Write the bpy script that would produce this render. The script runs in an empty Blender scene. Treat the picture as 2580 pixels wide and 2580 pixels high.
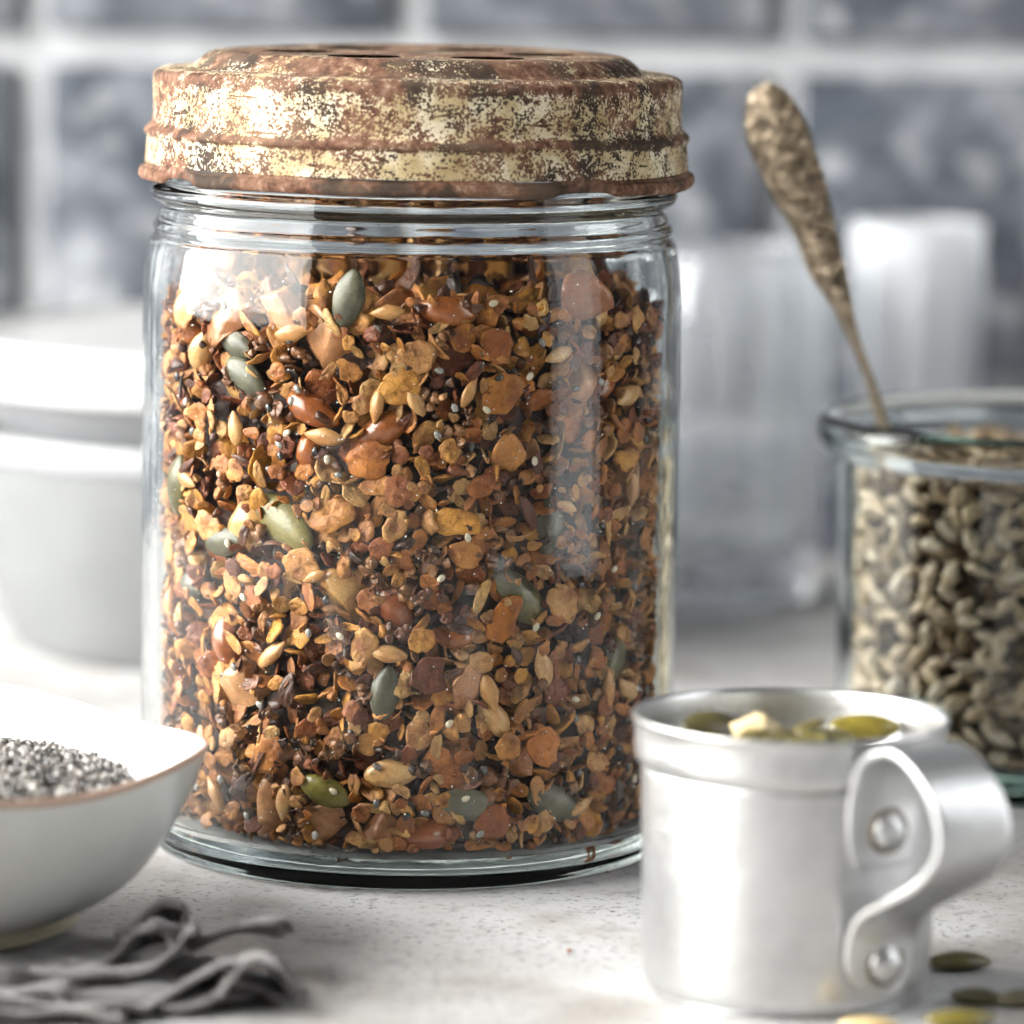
import bpy, bmesh, math, random
import numpy as np
from mathutils import Vector, Matrix

random.seed(7)
rng = np.random.default_rng(11)
sc = bpy.context.scene
col = sc.collection
R = math.radians

# ------------------------------------------------------------------ camera
cam_d = bpy.data.cameras.new('camera')
cam = bpy.data.objects.new('camera', cam_d)
col.objects.link(cam)
sc.camera = cam
PITCH, ROLL = R(7.7), R(0.85)
fw = Vector((0, math.cos(PITCH), -math.sin(PITCH)))
u0 = Vector((0, math.sin(PITCH), math.cos(PITCH)))
r0 = Vector((1, 0, 0))
rt = r0 * math.cos(ROLL) + u0 * math.sin(ROLL)
up = -r0 * math.sin(ROLL) + u0 * math.cos(ROLL)
m = Matrix((rt, up, -fw)).transposed().to_4x4()
m.translation = Vector((0, -0.969, 0.1997))
cam.matrix_world = m
cam_d.sensor_width = 36
cam_d.lens = 12000 / 2580 * 36
cam_d.clip_start = 0.01
cam_d.clip_end = 50
cam_d.dof.use_dof = True
cam_d.dof.focus_distance = 0.932
cam_d.dof.aperture_fstop = 9.2
cam_d.dof.aperture_blades = 0

# ------------------------------------------------------------------ light
world = bpy.data.worlds.new('World')
sc.world = world
world.use_nodes = True
bg = world.node_tree.nodes['Background']
bg.inputs[0].default_value = (0.93, 0.97, 1.0, 1)
bg.inputs[1].default_value = 0.08


def area(name, loc, target, sx, sy, radiance, color):
    d = bpy.data.lights.new(name, 'AREA')
    d.shape = 'RECTANGLE'
    d.size, d.size_y = sx, sy
    d.energy = radiance * math.pi * sx * sy
    d.color = color
    o = bpy.data.objects.new(name, d)
    col.objects.link(o)
    o.location = loc
    o.rotation_euler = (Vector(target) - Vector(loc)).to_track_quat('-Z', 'Y').to_euler()
    return o


# tall window on the left of the table, sill at table height
area('window_light', (-0.95, -0.17, 0.645), (0, -0.17, 0.645), 1.52, 1.12, 13.5, (1.0, 0.985, 0.955))
# narrow softbox added on the right for the streak down the jar glass
area('side_softbox_light', (0.36, -0.13, 0.26), (0, -0.13, 0.26), 0.16, 0.50, 2.5, (0.97, 0.985, 1.0))

sc.view_settings.view_transform = 'Standard'
sc.view_settings.look = 'None'
sc.view_settings.exposure = 0.45
sc.view_settings.gamma = 1.0
sc.view_settings.use_curve_mapping = False
cy = sc.cycles
cy.max_bounces = 14
cy.diffuse_bounces = 2
cy.glossy_bounces = 4
cy.transmission_bounces = 14
cy.transparent_max_bounces = 8
cy.caustics_reflective = True
cy.caustics_refractive = True
cy.blur_glossy = 0.3
cy.sample_clamp_indirect = 12.0
cy.use_adaptive_sampling = True
cy.adaptive_threshold = 0.08
cy.adaptive_min_samples = 16
cy.use_denoising = True
try:
    cy.denoiser = 'OPENIMAGEDENOISE'
    cy.denoising_input_passes = 'RGB_ALBEDO_NORMAL'
    cy.denoising_prefilter = 'ACCURATE'
except Exception:
    pass


# ------------------------------------------------------------------ node helpers
class NT:
    def __init__(self, name):
        self.m = bpy.data.materials.new(name)
        self.m.use_nodes = True
        self.t = self.m.node_tree
        self.b = self.t.nodes['Principled BSDF']
        self.out = self.t.nodes['Material Output']

    def n(self, kind, **kw):
        nd = self.t.nodes.new(kind)
        for k, v in kw.items():
            setattr(nd, k, v)
        return nd

    def l(self, a, b):
        self.t.links.new(a, b)

    def setb(self, **kw):
        names = {'rough': 'Roughness', 'metal': 'Metallic', 'spec': 'Specular IOR Level', 'coat': 'Coat Weight',
                 'coat_rough': 'Coat Roughness', 'ior': 'IOR', 'trans': 'Transmission Weight', 'sheen': 'Sheen Weight',
                 'sss': 'Subsurface Weight', 'sss_scale': 'Subsurface Scale'}
        for k, v in kw.items():
            if k == 'color':
                self.b.inputs['Base Color'].default_value = (*v, 1)
            else:
                self.b.inputs[names[k]].default_value = v

    def coord(self, which='Object'):
        return self.n('ShaderNodeTexCoord').outputs[which]

    def noise(self, vec, scale, detail=4, rough=0.55, dist=0.0):
        nd = self.n('ShaderNodeTexNoise')
        nd.inputs['Scale'].default_value = scale
        nd.inputs['Detail'].default_value = detail
        nd.inputs['Roughness'].default_value = rough
        nd.inputs['Distortion'].default_value = dist
        if vec is not None:
            self.l(vec, nd.inputs['Vector'])
        return nd.outputs[0]

    def voro(self, vec, scale):
        nd = self.n('ShaderNodeTexVoronoi')
        nd.inputs['Scale'].default_value = scale
        self.l(vec, nd.inputs['Vector'])
        return nd

    def ramp(self, fac, stops, interp='LINEAR'):
        nd = self.n('ShaderNodeValToRGB')
        cr = nd.color_ramp
        cr.interpolation = interp
        while len(cr.elements) < len(stops):
            cr.elements.new(0.5)
        for e, (p, c) in zip(cr.elements, stops):
            e.position = p
            e.color = (c, c, c, 1) if isinstance(c, (int, float)) else (*c, 1)
        self.l(fac, nd.inputs[0])
        return nd.outputs[0]

    def math(self, op, a, b=None, clamp=False):
        nd = self.n('ShaderNodeMath', operation=op)
        nd.use_clamp = clamp
        for i, x in enumerate((a, b)):
            if x is None:
                continue
            if isinstance(x, (int, float)):
                nd.inputs[i].default_value = x
            else:
                self.l(x, nd.inputs[i])
        return nd.outputs[0]

    def mix(self, fac, a, b, blend='MIX'):
        nd = self.n('ShaderNodeMix', data_type='RGBA', blend_type=blend)
        for i, x in ((0, fac), (6, a), (7, b)):
            if isinstance(x, (int, float)):
                nd.inputs[i].default_value = x
            elif isinstance(x, tuple):
                nd.inputs[i].default_value = (*x, 1)
            else:
                self.l(x, nd.inputs[i])
        return nd.outputs[2]

    def bump(self, h, strength, dist, normal=None):
        nd = self.n('ShaderNodeBump')
        nd.inputs['Strength'].default_value = strength
        nd.inputs['Distance'].default_value = dist
        self.l(h, nd.inputs['Height'])
        if normal is not None:
            self.l(normal, nd.inputs['Normal'])
        return nd.outputs[0]


def mat_table():
    k = NT('plaster_table')
    o = k.coord()
    n1 = k.noise(o, 9, 5)
    n2 = k.noise(o, 45, 5, 0.6)
    base = k.ramp(n1, [(0.3, (0.30, 0.29, 0.275)), (0.5, (0.42, 0.415, 0.405)), (0.7, (0.50, 0.505, 0.51))])
    base = k.mix(k.ramp(n2, [(0.35, 0.0), (0.7, 0.5)]), base, (0.56, 0.565, 0.57))
    warm = k.ramp(k.noise(o, 26, 3), [(0.50, 0.0), (0.64, 0.7)])
    base = k.mix(warm, base, (0.31, 0.285, 0.255))
    spots = k.ramp(k.noise(o, 520, 4, 0.7), [(0.56, 0.0), (0.62, 1.0)])
    where = k.ramp(k.noise(o, 40, 3), [(0.34, 0.2), (0.56, 1.0)])
    base = k.mix(k.math('MULTIPLY', spots, where), base, (0.16, 0.16, 0.175))
    fine = k.ramp(k.noise(o, 900, 2, 0.6), [(0.62, 0.0), (0.70, 0.5)])
    base = k.mix(fine, base, (0.26, 0.26, 0.28))
    blots = k.ramp(k.noise(o, 130, 4, 0.65), [(0.55, 0.0), (0.66, 0.7)])
    base = k.mix(blots, base, (0.27, 0.265, 0.26))
    k.l(base, k.b.inputs['Base Color'])
    k.setb(rough=0.62, spec=0.35)
    h = k.noise(o, 300, 3, 0.65)
    k.l(k.bump(h, 0.35, 0.0006), k.b.inputs['Normal'])
    return k.m


def mat_tile():
    k = NT('slate_blue_glaze')
    o = k.coord()
    info = k.n('ShaderNodeObjectInfo')
    mp = k.n('ShaderNodeVectorMath', operation='ADD')
    k.l(o, mp.inputs[0])
    k.l(info.outputs['Location'], mp.inputs[1])
    v = mp.outputs[0]
    n1 = k.noise(v, 28, 6, 0.62, 0.6)
    c = k.ramp(n1, [(0.28, (0.028, 0.033, 0.043)), (0.43, (0.062, 0.071, 0.088)), (0.56, (0.138, 0.15, 0.172)), (0.72, (0.42, 0.44, 0.465))])
    blot = k.ramp(k.noise(v, 62, 3, 0.5), [(0.55, 0.0), (0.72, 0.6)])
    c = k.mix(blot, c, (0.46, 0.48, 0.50))
    k.l(c, k.b.inputs['Base Color'])
    k.setb(rough=0.28, coat=0.25, coat_rough=0.12)
    k.l(k.bump(k.noise(v, 38, 4, 0.5), 0.6, 0.004), k.b.inputs['Normal'])
    return k.m


def mat_grout():
    k = NT('pale_grout')
    o = k.coord()
    c = k.ramp(k.noise(o, 55, 4), [(0.3, (0.36, 0.37, 0.385)), (0.6, (0.48, 0.49, 0.505))])
    dark = k.ramp(k.noise(o, 19, 2, 0.4), [(0.64, 0.0), (0.72, 0.6)])
    c = k.mix(dark, c, (0.16, 0.14, 0.13))
    k.l(c, k.b.inputs['Base Color'])
    k.setb(rough=0.85)
    k.l(k.bump(k.noise(o, 400, 3), 0.4, 0.0008), k.b.inputs['Normal'])
    return k.m


def mat_glass(name, tint, bump=0.0, ior=1.5, absorb=None, scale=120, rough=0.0, haze=0.0):
    k = NT(name)
    k.t.nodes.remove(k.b)
    g = k.n('ShaderNodeBsdfGlass')
    g.inputs['Color'].default_value = (*tint, 1)
    g.inputs['Roughness'].default_value = rough
    g.inputs['IOR'].default_value = ior
    if bump:
        o = k.coord()
        h = k.math('ADD', k.noise(o, scale, 3, 0.5), k.math('MULTIPLY', k.noise(o, 900, 3, 0.6), 0.05))
        k.l(k.bump(h, bump, 0.001), g.inputs['Normal'])
    if haze:  # white share brightens the glass where reflections would gleam
        d = k.n('ShaderNodeBsdfTranslucent')
        d.inputs['Color'].default_value = (0.9, 0.92, 0.94, 1)
        d2 = k.n('ShaderNodeBsdfDiffuse')
        d2.inputs['Color'].default_value = (0.9, 0.92, 0.94, 1)
        ms = k.n('ShaderNodeMixShader')
        k.l(d.outputs[0], ms.inputs[1])
        k.l(d2.outputs[0], ms.inputs[2])
        mx = k.n('ShaderNodeMixShader')
        mx.inputs[0].default_value = haze
        k.l(g.outputs[0], mx.inputs[1])
        k.l(ms.outputs[0], mx.inputs[2])
        k.l(mx.outputs[0], k.out.inputs['Surface'])
    else:
        k.l(g.outputs[0], k.out.inputs['Surface'])
    if absorb:
        a = k.n('ShaderNodeVolumeAbsorption')
        a.inputs['Color'].default_value = (*absorb[0], 1)
        a.inputs['Density'].default_value = absorb[1]
        k.l(a.outputs[0], k.out.inputs['Volume'])
    return k.m


def mat_lid(zbias, name='flaking_enamel_over_rust'):
    """flaking cream enamel over rust; zbias: stops of rust along the lid's height (0..1 over z 0.135..0.164)"""
    k = NT(name)
    o = k.coord()
    sep = k.n('ShaderNodeSeparateXYZ')
    k.l(o, sep.inputs[0])
    zz = k.math('MULTIPLY', k.math('SUBTRACT', sep.outputs[2], 0.135), 1 / 0.029)
    wob = k.math('MULTIPLY', k.math('SUBTRACT', k.noise(o, 120, 4), 0.5), 0.12)
    bias = k.ramp(k.math('ADD', zz, wob), zbias)
    big = k.noise(o, 62, 3, 0.6)
    mid = k.noise(o, 420, 3, 0.62, 0.4)
    fine = k.noise(o, 1700, 3, 0.7)
    s = k.math('ADD', k.math('MULTIPLY', big, 0.60), k.math('ADD', k.math('MULTIPLY', mid, 0.60), k.math('MULTIPLY', fine, 1.05)))
    s = k.math('SUBTRACT', s, bias)
    paint = k.ramp(s, [(0.455, 0.0), (0.475, 1.0)])
    vr = k.voro(o, 800)
    rad = k.math('MULTIPLY', k.noise(o, 380, 2), 0.62)
    dots = k.math('LESS_THAN', vr.outputs['Distance'], k.math('SUBTRACT', rad, 0.03))
    paint = k.math('MULTIPLY', paint, k.math('SUBTRACT', 1.0, k.math('MULTIPLY', dots, k.math('GREATER_THAN', k.noise(o, 140, 2), 0.5))))
    # scratches running aslant
    mp = k.n('ShaderNodeMapping')
    mp.inputs['Rotation'].default_value = (0.3, 0.9, 0.2)
    mp.inputs['Scale'].default_value = (1, 1, 7)
    k.l(o, mp.inputs[0])
    scr = k.math('GREATER_THAN', k.noise(mp.outputs[0], 110, 2, 0.5), 0.655)
    paint = k.math('MULTIPLY', paint, k.math('SUBTRACT', 1.0, scr))
    cream = k.ramp(k.noise(o, 130, 4), [(0.32, (0.30, 0.22, 0.10)), (0.47, (0.46, 0.37, 0.21)), (0.62, (0.62, 0.55, 0.40))])
    rust = k.ramp(k.noise(o, 420, 5, 0.65), [(0.30, (0.028, 0.016, 0.011)), (0.44, (0.105, 0.048, 0.028)), (0.57, (0.18, 0.095, 0.060)), (0.72, (0.33, 0.225, 0.165))])
    black = k.ramp(k.noise(o, 85, 3), [(0.50, 0.0), (0.58, 0.85)])
    rust = k.mix(black, rust, (0.030, 0.024, 0.018))
    dusty = k.ramp(k.noise(o, 48, 4), [(0.48, 0.0), (0.68, 0.6)])
    rust = k.mix(dusty, rust, (0.20, 0.125, 0.08))
    c = k.mix(paint, rust, cream)
    k.l(c, k.b.inputs['Base Color'])
    k.l(k.ramp(paint, [(0, 0.85), (1, 0.56)]), k.b.inputs['Roughness'])
    k.setb(spec=0.22)
    h = k.noise(o, 850, 3, 0.7)
    k.l(k.bump(h, 0.6, 0.00028), k.b.inputs['Normal'])
    return k.m


def mat_aluminium():
    k = NT('dull_aluminium')
    o = k.coord()
    n = k.noise(o, 60, 5, 0.6)
    c = k.ramp(n, [(0.3, (0.50, 0.505, 0.505)), (0.55, (0.63, 0.632, 0.63)), (0.75, (0.70, 0.70, 0.695))])
    stain = k.ramp(k.noise(o, 38, 4), [(0.55, 0.0), (0.75, 0.45)])
    c = k.mix(stain, c, (0.54, 0.51, 0.45))
    k.l(c, k.b.inputs['Base Color'])
    k.setb(metal=0.9)
    k.l(k.ramp(n, [(0.3, 0.40), (0.7, 0.28)]), k.b.inputs['Roughness'])
    mp = k.n('ShaderNodeMapping')
    mp.inputs['Scale'].default_value = (1, 1, 14)
    k.l(o, mp.inputs[0])
    scr = k.noise(mp.outputs[0], 90, 4, 0.7)
    dent = k.noise(o, 70, 2, 0.5)
    h = k.math('ADD', k.math('MULTIPLY', scr, 0.25), dent)
    k.l(k.bump(h, 0.30, 0.0016), k.b.inputs['Normal'])
    return k.m


def mat_simple(name, c, rough=0.5, metal=0.0, var=0.12, scale=60, bump=0.1, bdist=0.0005, bscale=300, **kw):
    k = NT(name)
    o = k.coord()
    lo = tuple(x * (1 - var) for x in c)
    hi = tuple(min(1, x * (1 + var)) for x in c)
    k.l(k.ramp(k.noise(o, scale, 4), [(0.3, lo), (0.7, hi)]), k.b.inputs['Base Color'])
    k.setb(rough=rough, metal=metal, **kw)
    if bump:
        k.l(k.bump(k.noise(o, bscale, 4), bump, bdist), k.b.inputs['Normal'])
    return k.m


def mat_piece(name, stops, island, blotch, rough=0.42, bump=0.5, coat=0.25, bscale=900, nscale=260, unit=0.0065):
    """toasted food: one hue per piece, blotched; per-object or per-island random"""
    k = NT(name)
    o = k.coord()
    if island:
        rnd = k.n('ShaderNodeNewGeometry').outputs['Random Per Island']
        vec = o
    else:
        # single pieces are unit sized meshes scaled down, so their texture space is unit sized too
        nscale, bscale = nscale * unit, bscale * unit
        inf = k.n('ShaderNodeObjectInfo')
        rnd = inf.outputs['Random']
        off = k.math('MULTIPLY', rnd, 57.0)
        ad = k.n('ShaderNodeVectorMath', operation='ADD')
        k.l(o, ad.inputs[0])
        k.l(off, ad.inputs[1])
        vec = ad.outputs[0]
    base = k.ramp(rnd, stops)
    f = k.ramp(k.noise(vec, nscale, 4, 0.6), [(0.42, 0.0), (0.68, 0.8)])
    c = k.mix(f, base, blotch)
    f2 = k.ramp(k.noise(vec, nscale * 4.5, 3, 0.65), [(0.42, 0.0), (0.50, 0.28), (0.60, 0.0), (0.72, 0.55)])
    c = k.mix(f2, c, tuple(x * 0.35 for x in blotch))
    k.l(c, k.b.inputs['Base Color'])
    k.setb(rough=rough, coat=coat, coat_rough=0.22)
    k.l(k.bump(k.noise(vec, bscale, 4, 0.65), bump, 0.0004), k.b.inputs['Normal'])
    return k.m


# ------------------------------------------------------------------ mesh helpers
def mesh_obj(name, verts, faces, mat, parent=None, smooth=True):
    me = bpy.data.meshes.new(name)
    me.from_pydata([tuple(v) for v in verts], [], [tuple(f) for f in faces])
    me.update()
    if smooth:
        me.shade_smooth()
    if mat:
        me.materials.append(mat)
    o = bpy.data.objects.new(name, me)
    col.objects.link(o)
    if parent:
        o.parent = parent
    return o


def tag(o, label=None, cat=None, group=None, kind=None):
    if label: o['label'] = label
    if cat: o['category'] = cat
    if group: o['group'] = group
    if kind: o['kind'] = kind
    return o


def empty(name, loc, label, cat, group=None):
    o = bpy.data.objects.new(name, None)
    o.empty_display_size = 0.01
    o.location = loc
    col.objects.link(o)
    return tag(o, label, cat, group)


def catmull(pts, sub=4):
    pts = [np.array(p, float) for p in pts]
    out = []
    for i in range(len(pts) - 1):
        p0 = pts[max(i - 1, 0)]; p1 = pts[i]; p2 = pts[i + 1]; p3 = pts[min(i + 2, len(pts) - 1)]
        for j in range(sub):
            t = j / sub
            out.append(0.5 * ((2 * p1) + (-p0 + p2) * t + (2 * p0 - 5 * p1 + 4 * p2 - p3) * t * t + (-p0 + 3 * p1 - 3 * p2 + p3) * t ** 3))
    out.append(pts[-1])
    return out


def lathe(prof, seg=128, fn=None, close=False):
    """surface of revolution; a profile point with r = 0 becomes a pole; theta 0 faces -y. fn(r, z, th) -> (r, z)"""
    verts, rings, faces = [], [], []
    for (r, z) in prof:
        if r < 1e-6:
            rings.append([len(verts)] * seg)
            verts.append((0, 0, z))
        else:
            ring = []
            for s in range(seg):
                th = 2 * math.pi * s / seg
                rr, zz = fn(r, z, th) if fn else (r, z)
                ring.append(len(verts))
                verts.append((rr * math.sin(th), -rr * math.cos(th), zz))
            rings.append(ring)
    n = len(rings)
    for i in range(n if close else n - 1):
        a, b = rings[i], rings[(i + 1) % n]
        for s in range(seg):
            t = (s + 1) % seg
            q = [a[s], a[t], b[t], b[s]]
            q2 = []
            for x in q:
                if x not in q2:
                    q2.append(x)
            if len(q2) > 2:
                faces.append(q2)
    return verts, faces


def box(x0, x1, y0, y1, z0, z1, bev=0.0, seg=2):
    bm = bmesh.new()
    bmesh.ops.create_cube(bm, size=1)
    for v in bm.verts:
        v.co = Vector(((x0 + x1) / 2 + v.co.x * (x1 - x0), (y0 + y1) / 2 + v.co.y * (y1 - y0), (z0 + z1) / 2 + v.co.z * (z1 - z0)))
    if bev:
        bmesh.ops.bevel(bm, geom=bm.edges[:], offset=bev, segments=seg, profile=0.5, affect='EDGES')
    bm.verts.index_update()
    V = [v.co[:] for v in bm.verts]
    Fc = [[v.index for v in f.verts] for f in bm.faces]
    bm.free()
    return V, Fc


def icosphere(sub):
    bm = bmesh.new()
    bmesh.ops.create_icosphere(bm, subdivisions=sub, radius=1)
    bm.verts.index_update()
    V = np.array([v.co[:] for v in bm.verts])
    Fc = [[v.index for v in f.verts] for f in bm.faces]
    bm.free()
    return V, Fc


ICO2, ICO3 = icosphere(2), icosphere(3)


def vnoise(P, freq, seed):
    """cheap smooth noise from sines"""
    g = np.random.default_rng(seed)
    out = np.zeros(len(P))
    for i in range(5):
        k = g.normal(size=3) * freq * (1 + 0.5 * i)
        out += np.sin(P @ k + g.uniform(0, 6.28)) / (1 + 0.6 * i)
    return out / 2.2


# ---- food pieces, unit size (about 1 across), flat side along z
def p_flake(seed, elong=1.0, thick=0.17, bend=0.3, fray=0.10):
    """a rolled oat: roundish, crinkled, nibbled edge, crease along the middle"""
    g = np.random.default_rng(seed)
    n = 20
    ang = np.linspace(0, 2 * np.pi, n, endpoint=False)
    rad = 0.5 * (1 + 0.07 * np.sin(ang * 2 + g.uniform(0, 6)) + 0.05 * np.sin(ang * 3 + g.uniform(0, 6)) + fray * g.uniform(-1.0, 0.8, n))
    if g.random() < 0.4:                      # a bite broken out of the edge
        i = g.integers(n)
        for d, q in ((0, .8), (1, .66), (2, .70), (3, .86)):
            rad[(i + d) % n] *= q
    k = g.uniform(-bend, bend, 3)
    rings = [0.0, 0.36, 0.68, 0.90, 1.0]
    lump = g.normal(size=(2, 5, n)) * 0.026
    V = []
    for side in (1, -1):
        for ri, q in enumerate(rings):
            for j in range(1 if ri == 0 else n):
                x, y = (0, 0) if ri == 0 else (rad[j] * q * math.cos(ang[j]) * elong, rad[j] * q * math.sin(ang[j]) / elong)
                t = thick * 0.5 * math.sqrt(max(0.02, 1 - q ** 3))
                if ri < 4:
                    t += lump[0 if side > 0 else 1, ri, j]
                z = t * side + k[0] * x * x * 2 + k[1] * y * y * 2 + k[2] * x * y * 2
                if side > 0:
                    z -= 0.05 * math.exp(-(y / 0.05) ** 2) * (1 - q)
                V.append((x, y, z))
    nr = len(rings) - 1
    per = 1 + nr * n
    Fc = []
    for s, o in ((1, 0), (-1, per)):
        for j in range(n):
            t = (j + 1) % n
            tri = [o, o + 1 + j, o + 1 + t]
            Fc.append(tri if s > 0 else tri[::-1])
            for ri in range(nr - 1):
                a = o + 1 + ri * n
                b = a + n
                q = [a + j, b + j, b + t, a + t]
                Fc.append(q if s > 0 else q[::-1])
    for j in range(n):
        t = (j + 1) % n
        a, b = 1 + (nr - 1) * n, per + 1 + (nr - 1) * n
        Fc.append([a + j, b + j, b + t, a + t])
    return np.array(V), Fc


def p_chunk(seed, cuts=6, sub=2, rough=0.05, flat=(1, 1, 1)):
    g = np.random.default_rng(seed)
    V, Fc = (ICO3 if sub == 3 else ICO2)
    V = V.copy() * 0.62
    for _ in range(cuts):
        nrm = g.normal(size=3)
        nrm /= np.linalg.norm(nrm)
        d = g.uniform(0.20, 0.42)
        e = V @ nrm - d
        V = V - np.outer(np.maximum(e, 0) * 0.95, nrm)
    V = V * (1 + rough * vnoise(V, 9, seed + 5)[:, None] + rough * 0.6 * vnoise(V, 23, seed + 9)[:, None])
    return V * np.array(flat), Fc


def p_cluster(seed, n=6):
    g = np.random.default_rng(seed)
    VV, FF, off = [], [], 0
    for i in range(n):
        if g.random() < 0.5:
            V, Fc = p_chunk(seed * 31 + i, 4)
            V = V * g.uniform(0.22, 0.48)
        else:
            V, Fc = p_flake(seed * 17 + i)
            V = V * g.uniform(0.35, 0.6)
            q = g.normal(size=3) * 1.2
            V = V @ np.array(Matrix.Rotation(q[0], 3, 'X') @ Matrix.Rotation(q[1], 3, 'Y'))
        V = V + g.normal(size=3) * np.array((0.2, 0.2, 0.12))
        VV.append(V)
        FF += [[x + off for x in f] for f in Fc]
        off += len(V)
    return np.vstack(VV), FF


def p_nut(seed, wide=0.46, thick=0.42, tip=0.35):
    V, Fc = ICO3
    V = V.copy() * 0.5
    x = V[:, 0] * 2
    w = 1 - tip * np.clip(x, 0, 1) ** 2 - 0.06 * np.clip(-x, 0, 1) ** 2
    V[:, 1] *= 2 * wide * w
    V[:, 2] *= 2 * thick * w
    V[:, 2] += 0.05 * np.cos(x * 1.5)
    V *= (1 + 0.025 * vnoise(V, 7, seed)[:, None])
    return V, Fc


def p_pumpkin(seed):
    V, Fc = ICO3
    V = V.copy() * 0.5
    x = V[:, 0] * 2
    w = (1 - 0.20 * np.clip(x, 0, 1) ** 1.8) * (1 - 0.05 * np.clip(-x, 0, 1))
    V[:, 1] *= 0.54 * w
    V[:, 2] *= 0.28 * w
    e = np.abs(V[:, 1]) / (0.27 * np.sqrt(np.clip(1 - x ** 2, 0.02, 1)))
    V[:, 2] *= 1 - 0.35 * np.exp(-((e - 0.84) / 0.07) ** 2)
    V[:, 2] += 0.10 * V[:, 0] ** 2 * (1 if seed % 2 else -1)
    V *= (1 + 0.025 * vnoise(V, 8, seed)[:, None])
    return V, Fc


def p_kernel(seed):
    V, Fc = ICO2
    V = V.copy() * 0.5
    x = V[:, 0] * 2
    w = (1 - 0.70 * np.clip(x, 0, 1) ** 1.3) * (1 - 0.15 * np.clip(-x, 0, 1))
    V[:, 1] *= 0.47 * w
    V[:, 2] *= 0.30 * w
    V *= (1 + 0.04 * vnoise(V, 9, seed)[:, None])
    return V, Fc


def p_grain(seed):
    V, Fc = ICO2
    V = V.copy() * 0.5
    V[:, 1] *= 0.68 * (1 - 0.2 * V[:, 0])
    V[:, 2] *= 0.5
    return V, Fc


# variants as shared mesh data
class Kind:
    def __init__(self, name, builders):
        self.name = name
        self.geo = builders
        self.meshes = {}

    def mesh(self, i, mat):
        key = (i, mat.name)
        if key not in self.meshes:
            V, Fc = self.geo[i]
            me = bpy.data.meshes.new(self.name)
            me.from_pydata([tuple(v) for v in V], [], [tuple(f) for f in Fc])
            me.update()
            me.shade_smooth()
            me.materials.append(mat)
            self.meshes[key] = me
        return self.meshes[key]


K_FLAKE = Kind('oat_flake', [p_flake(i, elong=(1.0, 1.1, 1.2, 1.05)[i % 4], thick=0.12 + 0.06 * (i % 3), bend=0.06 + 0.08 * (i % 3)) for i in range(32)])
K_SLIVER = Kind('flake_sliver', [p_flake(100 + i, elong=1.7, thick=0.15, bend=0.2, fray=0.07) for i in range(10)])
K_CHUNK = Kind('nut_chunk', [p_chunk(200 + i, 9 + i % 4, 3, 0.045, (1.1, 0.95, 0.8)) for i in range(14)])
K_CRUMB = Kind('crumb', [p_chunk(300 + i, 9, 2, 0.20, (1, 0.8, 0.6)) for i in range(16)])
K_CLUSTER = Kind('oat_cluster', [p_cluster(400 + i, 6 + i % 4) for i in range(10)])
K_NUT = Kind('roasted_nut', [p_nut(500 + i, 0.26, 0.24) for i in range(5)])
K_PUMP = Kind('pumpkin_seed', [p_pumpkin(600 + i) for i in range(6)])
K_KERN = Kind('sunflower_kernel', [p_kernel(700 + i) for i in range(8)])
K_GRAIN = Kind('grain', [p_grain(0)])

# ------------------------------------------------------------------ materials
M_TABLE, M_TILE, M_GROUT = mat_table(), mat_tile(), mat_grout()
M_JAR = mat_glass('clear_jar_glass', (0.98, 0.99, 0.987), 0.06, 1.27, ((0.45, 0.80, 0.72), 2.5))
M_PRESERVE = mat_glass('green_tinged_glass', (0.992, 0.997, 0.995), 0.04, 1.33, ((0.30, 0.80, 0.62), 9.0))
M_TUMBLER = mat_glass('tumbler_glass', (0.97, 0.98, 0.99), 0.5, 1.5, None, 70, 0.03, 0.17)
M_GLEAM = mat_glass('gleam_white_glass', (0.95, 0.96, 0.97), 0.5, 1.5, None, 70, 0.06, 0.55)  # strong white share put in for the bright gleam of the glass
M_LID = mat_lid([(0.0, 0.98), (0.11, 0.86), (0.15, 0.66), (0.355, 0.63), (0.375, 0.80), (0.42, 0.86), (0.44, 0.68), (0.71, 0.635), (0.755, 0.80), (0.80, 0.78), (0.86, 0.72), (1.0, 0.80)])
M_LIDTOP = mat_lid([(0.0, 0.70), (0.80, 0.64), (0.84, 0.74), (0.9, 0.80), (1.0, 0.75)], 'rusted_lid_top')
M_LIDRIM = mat_lid([(0.0, 1.05), (1.0, 1.0)], 'rusted_lid_rim')
M_ALU = mat_aluminium()
M_PORC = mat_simple('shaded_white_glaze', (0.68, 0.69, 0.66), 0.22, var=0.05, bump=0.05, coat=0.4)  # outside greyed to carry the shade on its front face
M_PORC_IN = mat_simple('white_glaze', (0.84, 0.84, 0.83), 0.2, var=0.02, bump=0.03, coat=0.4)
M_CLAY = mat_simple('bare_brown_clay', (0.55, 0.38, 0.29), 0.7, var=0.2)
M_FOOT = mat_simple('unglazed_foot', (0.55, 0.50, 0.36), 0.7, var=0.15)
M_BOWLW = mat_simple('white_stoneware', (0.50, 0.505, 0.50), 0.3, var=0.04, bump=0.05)
M_BOWLG = mat_simple('grey_stoneware', (0.18, 0.187, 0.19), 0.35, var=0.08, bump=0.08)
M_CLOTH = mat_simple('grey_linen', (0.125, 0.115, 0.113), 0.9, var=0.3, scale=900, bump=0.6, bdist=0.0006, bscale=1500, sheen=0.5)


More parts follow.
